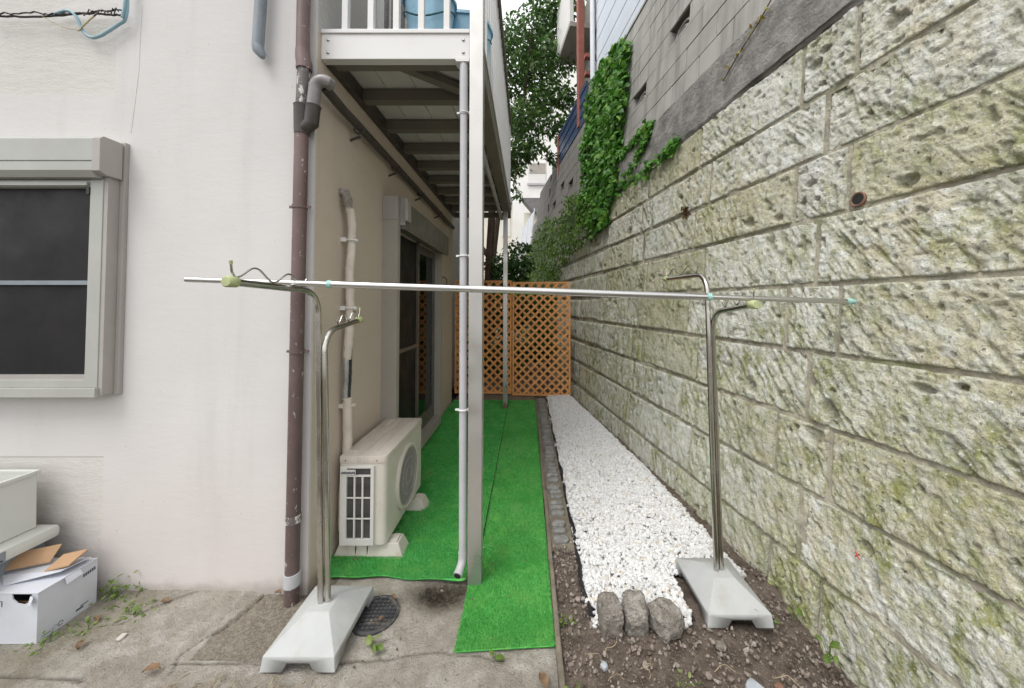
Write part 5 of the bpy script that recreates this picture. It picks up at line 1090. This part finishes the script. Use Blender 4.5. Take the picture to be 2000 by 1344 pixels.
MB().box(cx1-.004, cx1, cy0+.0042, cy1, 0, cz).build('side_panel', MAT['board'], carton)
MB().box(cx0-.2, cx1-.0042, cy1-.004, cy1, 0, cz).build('rear_panel', MAT['board'], carton)
MB().box(cx0-.2, cx1-.0042, cy0+.0042, cy1-.0042, .0, .004).build('bottom', MAT['kraft'], carton)
MB().box(cx0-.2, cx1-.0042, cy0+.03, cy0+.034, .005, .15).build('inner_flap', MAT['kraft'], carton)
MB().add([(cx0-.2,cy0-.002,cz+.001),(cx1+.002,cy0-.002,cz+.001),(cx1+.002,cy1,cz+.001),(cx0-.2,cy1,cz+.001),(cx0-.2,cy0-.002,cz+.005),(cx1+.002,cy0-.002,cz+.005),(cx1+.002,cy1,cz+.005),(cx0-.2,cy1,cz+.005)],
     [(0,3,2,1),(4,5,6,7),(0,1,5,4),(1,2,6,5),(2,3,7,6),(3,0,4,7)]).build('top_panel', MAT['board'], carton)
MB().add([(-2.25,1.55,cz+.006),(-2.07,1.60,cz+.030),(-2.06,1.70,cz+.022),(-2.12,1.715,cz+.010),(-2.33,1.60,cz+.012),
          (-2.25,1.55,cz+.009),(-2.07,1.60,cz+.033),(-2.06,1.70,cz+.025),(-2.12,1.715,cz+.013),(-2.33,1.60,cz+.015)], [(4,3,2,1,0),(5,6,7,8,9),(0,1,6,5),(1,2,7,6),(2,3,8,7),(3,4,9,8),(4,0,5,9)]).build('loose_flap', MAT['board'], carton)
MB().add([(-2.083,cy0-.003,.20),(-2.058,cy0-.012,.198),(-2.06,cy0-.02,.175),(-2.085,cy0-.01,.162)], [(0,1,2,3)]).build('torn_paper', MAT['board'], carton)
MB().add([(cx1+.003,1.60,.207),(cx1+.003,1.655,.207),(cx1+.018,1.652,.188),(cx1+.018,1.596,.183)], [(0,1,2,3)]).build('torn_tab', MAT['board'], carton)
pm = MB()
for k in range(6): pm.box(cx1+.0003,cx1+.0009,1.668+k*.008,1.6735+k*.008,.158+.001*k,.172+.001*k)
pm.build('print', MAT['ink'], carton)
pm = MB().box(cx1+.0003,cx1+.0009,1.645,1.672,.022,.030).box(cx1+.0003,cx1+.0009,1.66,1.69,.033,.037)
pm.build('print', MAT['ink'], carton)
pm = MB().tube(arc((0,0,0),.0085,0,320,12,'yz'), .0014, 5); link('print', pm.mesh('print'), MAT['ink'], carton, Matrix.Translation((cx1+.0004,1.592,.020)))
pm = MB().tube(arc((0,0,0),.0075,0,320,12,'yz'), .001, 5); link('print', pm.mesh('print'), MAT['label_grey'], carton, Matrix.Translation((cx1+.0004,1.572,.020)))
MB().box(cx1+.0003,cx1+.0009,1.53,1.56,.014,.016).build('print', MAT['ink'], carton)
def glyphs(txt, x, y, z, s, parent, mat):
    cu_ = bpy.data.curves.new('text', 'FONT'); cu_.body = txt; cu_.size = s; cu_.extrude = .0004
    o = bpy.data.objects.new('lettering', cu_); COL.objects.link(o); o.data.materials.append(mat)
    dg = bpy.context.evaluated_depsgraph_get(); me = bpy.data.meshes.new_from_object(o.evaluated_get(dg)); bpy.data.objects.remove(o)
    return link('lettering', me, mat, parent, Matrix.Translation((x, y, z)) @ Matrix.Rotation(R(90), 4, 'X'))
glyphs('STI', -2.245, cy0-.0006, .152, .034, carton, MAT['ink'])
def cardboard(name, pts, th, lab, bend=0):
    m_ = MB(); n = len(pts); m_.add(pts+[(p[0], p[1], p[2]+th) for p in pts], [tuple(reversed(range(n))), tuple(range(n,2*n))]+[(i,(i+1)%n,(i+1)%n+n,i+n) for i in range(n)])
    tag(m_.build(name, MAT['kraft']), lab, 'cardboard', 'loose brown cardboard on the carton')
cardboard('cardboard_strip', [(-2.62,1.52,.215),(-2.20,1.66,.232),(-2.20,1.70,.285),(-2.62,1.55,.262)], .006, 'long brown cardboard flap slanting across the top of the white carton')
cardboard('cardboard_piece', [(-2.145,1.60,.232),(-2.06,1.62,.246),(-2.075,1.70,.262),(-2.165,1.68,.25)], .006, 'short brown cardboard scrap lying on the white carton')

# ------------------------------------------------------------------ drain lid, weeds, dry leaves, small finds
dl = empty('drain_grate', (-.70, 1.665, 0)); tag(dl, 'round black slotted drain cover half under the white stand base', 'drain cover')
c = (-.70, 1.665); ld2 = MB(); ld2.lathe([(.105,-.012),(.105,.004),(.095,.007),(.09,.003),(.001,.003)], (c[0],c[1],-.006), 40); ld2.build('plate', MAT['lid'], dl, smooth=35)
rb = MB()
for i in range(9):
    for j in range(9):
        xx, yy = c[0]-.08+i*.02, c[1]-.08+j*.02
        if math.hypot(xx-c[0], yy-c[1]) < .083: rb.box(xx-.0065, xx+.0065, yy-.0045, yy+.0045, .0000, .0035)
rb.build('ribs', MAT['lid'], dl)
def weed(x, y, n, s, lab, z=0.0, spread=.03, up=.6):
    r = empty('weed', (x, y, z)); tag(r, lab, 'weed')
    P = np.c_[x+RNG.normal(size=n)*spread, y+RNG.normal(size=n)*spread*.7, z+np.abs(RNG.normal(size=n))*spread*up]; D = P-np.array([x, y, z-.02])
    V, F, kk = leaf_cloud(P, np.array([0,-.2,1])[None]+.6*RNG.normal(size=(n,3)), D+.02*RNG.normal(size=(n,3)), s*RNG.uniform(.6,1.3,n), OV8)
    link('leaves', np_mesh('leaves', V, F, False, {'tint': np.repeat(RNG.uniform(0,1,n), kk)}), MAT['weed'], r)
    st = MB()
    for i in range(0, n, max(1, n//6)): st.tube([(x, y, z-.01), tuple(P[i])], .0014, 5)
    st.build('stems', MAT['weed'], r)
weed(-2.0, 1.755, 70, .020, 'bushy light green weed growing beside the white carton', 0, .035, 1.3)
weed(-1.90, 1.70, 26, .014, 'low patch of green weed in front of the white wall', 0, .04, .3)
weed(-1.80, 1.67, 40, .017, 'spreading green weed at the tip of the concrete crack', 0, .045, .3)
weed(-1.92, 1.58, 26, .015, 'small weed patch on the mossy concrete near the carton', 0, .045, .25)
weed(-2.02, 1.52, 22, .014, 'pale weed tuft at the front corner of the carton', 0, .045, .25)
weed(-.64, 1.50, 4, .042, 'single bright green sprout on the concrete beside the drain lid', .0, .012, .8)
weed(-.13, 1.465, 4, .03, 'tiny green sprout at the front edge of the turf strip', 0, .01, .8)
weed(1.085, 1.60, 4, .04, 'two leaved green seedling at the corner of the stand base', .01, .02, .8)
weed(1.20, 1.625, 2, .04, 'round green leaf in the soil at the foot of the wall', .01, .012, .6)
weed(1.20, 1.44, 6, .042, 'upright green seedling against the bottom of the stone wall', .02, .022, 1.6)
weed(.17, 1.62, 10, .02, 'tiny green weed on the soil beside the kerb', 0, .02, .5)
weed(.135, 1.30, 9, .04, 'green seedling growing against the kerb at the picture bottom', .0, .022, 1.2)
weed(.58, 1.36, 10, .018, 'sparse green seedlings in the bare soil', .0, .03, .4)
weed(.67, 1.25, 10, .018, 'yellowish seedlings in the middle of the soil', .0, .03, .4)
def dry_leaf(x, y, rz, s, i):
    nn = 7; m_ = MB(); pts = []
    for k in range(nn+1):
        t_ = k/nn; w_ = .26*s*math.sin(math.pi*t_)**.8; zc = .006+.012*s/.05*math.sin(math.pi*t_)*random.uniform(.6,1.2)
        pts += [(-w_, (t_-.5)*s, zc+.006), (0, (t_-.5)*s, zc), (w_, (t_-.5)*s, zc+.008)]
    m_.add(pts, [(k*3+j, k*3+j+1, k*3+j+4, k*3+j+3) for k in range(nn) for j in (0,1)])
    o = m_.build('dry_leaf', MAT['dry_leaf'], None, smooth=60, M=Matrix.Translation((x, y, 0)) @ Matrix.Rotation(rz,4,'Z'))
    return o
for i, (x, y, rz, s, lab) in enumerate([(-1.85,1.50,.6,.07,'curled brown leaf beside the pale pebble on the mossy concrete'),(-1.45,1.40,1.9,.08,'long yellow brown leaf on the concrete left of the stand base'),(-1.22,1.765,1.4,.05,'brown leaf against the foot of the white wall by the downpipe'),
     (-.95,1.985,1.3,.05,'pinkish dry leaf at the near foot block of the air conditioner'),(-.645,1.74,.8,.05,'reddish dry leaf on the far rim of the drain lid'),(-.655,1.62,2.2,.04,'crumpled dry leaf on the near side of the drain lid'),
     (.06,1.36,.4,.09,'broad brown leaf on the concrete beside the kerb'),(1.03,2.18,.9,.06,'greenish curled leaf on the edge of the white gravel'),(-1.93,1.62,1.1,.06,'dry brown leaf among the weeds by the carton'),(-1.72,1.715,1.5,.06,'orange brown leaf under the spreading weed')]):
    tag(dry_leaf(x, y, rz, s*.72, i), lab, 'leaf', 'dry leaves on the ground')
def find(name, x, y, sx, sy, sz, mat, lab, cat, seed, pw=.6):
    tag(link(name, cobble_mesh(sx, sy, sz, seed, 3, .25, pw), mat, None, Matrix.Translation((x, y, sz*.6)) @ Matrix.Rotation(seed*1.3, 4, 'Z')), lab, cat)
find('stone_chip', .84, 1.33, .032, .026, .012, MAT['chip'], 'flat blue grey stone chip on the soil', 'stone', 21, .35)
find('pebble', .93, 1.34, .016, .014, .012, MAT['rust'], 'small rusty brown pebble beside the blue grey chip', 'stone', 22)
find('pebble', -1.73, 1.545, .016, .013, .006, MAT['mortar_pale'], 'pale flat pebble on the mossy concrete', 'stone', 23)
find('pebble', .80, 1.50, .020, .018, .012, MAT['granite'], 'brown stone in the soil in front of the stand base', 'stone', 24)
find('pebble', 1.19, 1.28, .030, .026, .016, MAT['granite'], 'grey stone in the soil near the wall foot', 'stone', 25)
find('pebble', .30, 1.42, .014, .012, .010, MAT['chip'], 'small grey pebble in the soil before the edging stones', 'stone', 26)
rt = MB()
for i in range(46):
    x = random.uniform(.2, 1.15); y = random.uniform(.75, 1.55); a = random.uniform(0, 6.28); l = random.uniform(.03, .12)
    rt.tube(wob_path([(x,y,.012),(x+math.cos(a)*l*.5,y+math.sin(a)*l*.5,.022),(x+math.cos(a+.5)*l,y+math.sin(a+.5)*l,.012)], 6, .003), random.uniform(.0007,.0016), 4)
tag(rt.build('rootlets', MAT['dry_straw']), 'thin pale dry roots and straws lying on the soil', 'rootlets', kind='stuff')
rt = MB()
for i in range(60):
    x = random.uniform(-1.4, -.75); y = random.uniform(1.22, 1.34); a = random.uniform(.3, 1.6); l = random.uniform(.03, .08)
    rt.tube([(x,y,-.01),(x+math.cos(a)*l*.5,y+math.sin(a)*l*.5,.018),(x+math.cos(a+.4)*l,y+math.sin(a+.4)*l,.004)], random.uniform(.001,.0025), 4)
tag(rt.build('dry_litter', MAT['dry_straw']), 'dry grass litter gathered along the cracked concrete at the picture bottom', 'litter', kind='stuff')

x, y = scatter(420, XW+.02, .11, 1.5, 5.2); k = (y > 1.9) | (x > -.28); k &= ~((x < -.7) & (y < 2.7)); x, y = x[k], y[k]
V, F, tn = rocks(np.c_[x, y, RNG.uniform(.018, .026, len(x))], .0012+.0045*RNG.uniform(0, 1, len(x))**3, .4)
tag(link('turf_litter', np_mesh('turf_litter', V, F, False, {'tint': tn}), MAT['pebble']), 'crumbs of soil and litter caught in the green turf', 'litter', kind='stuff')
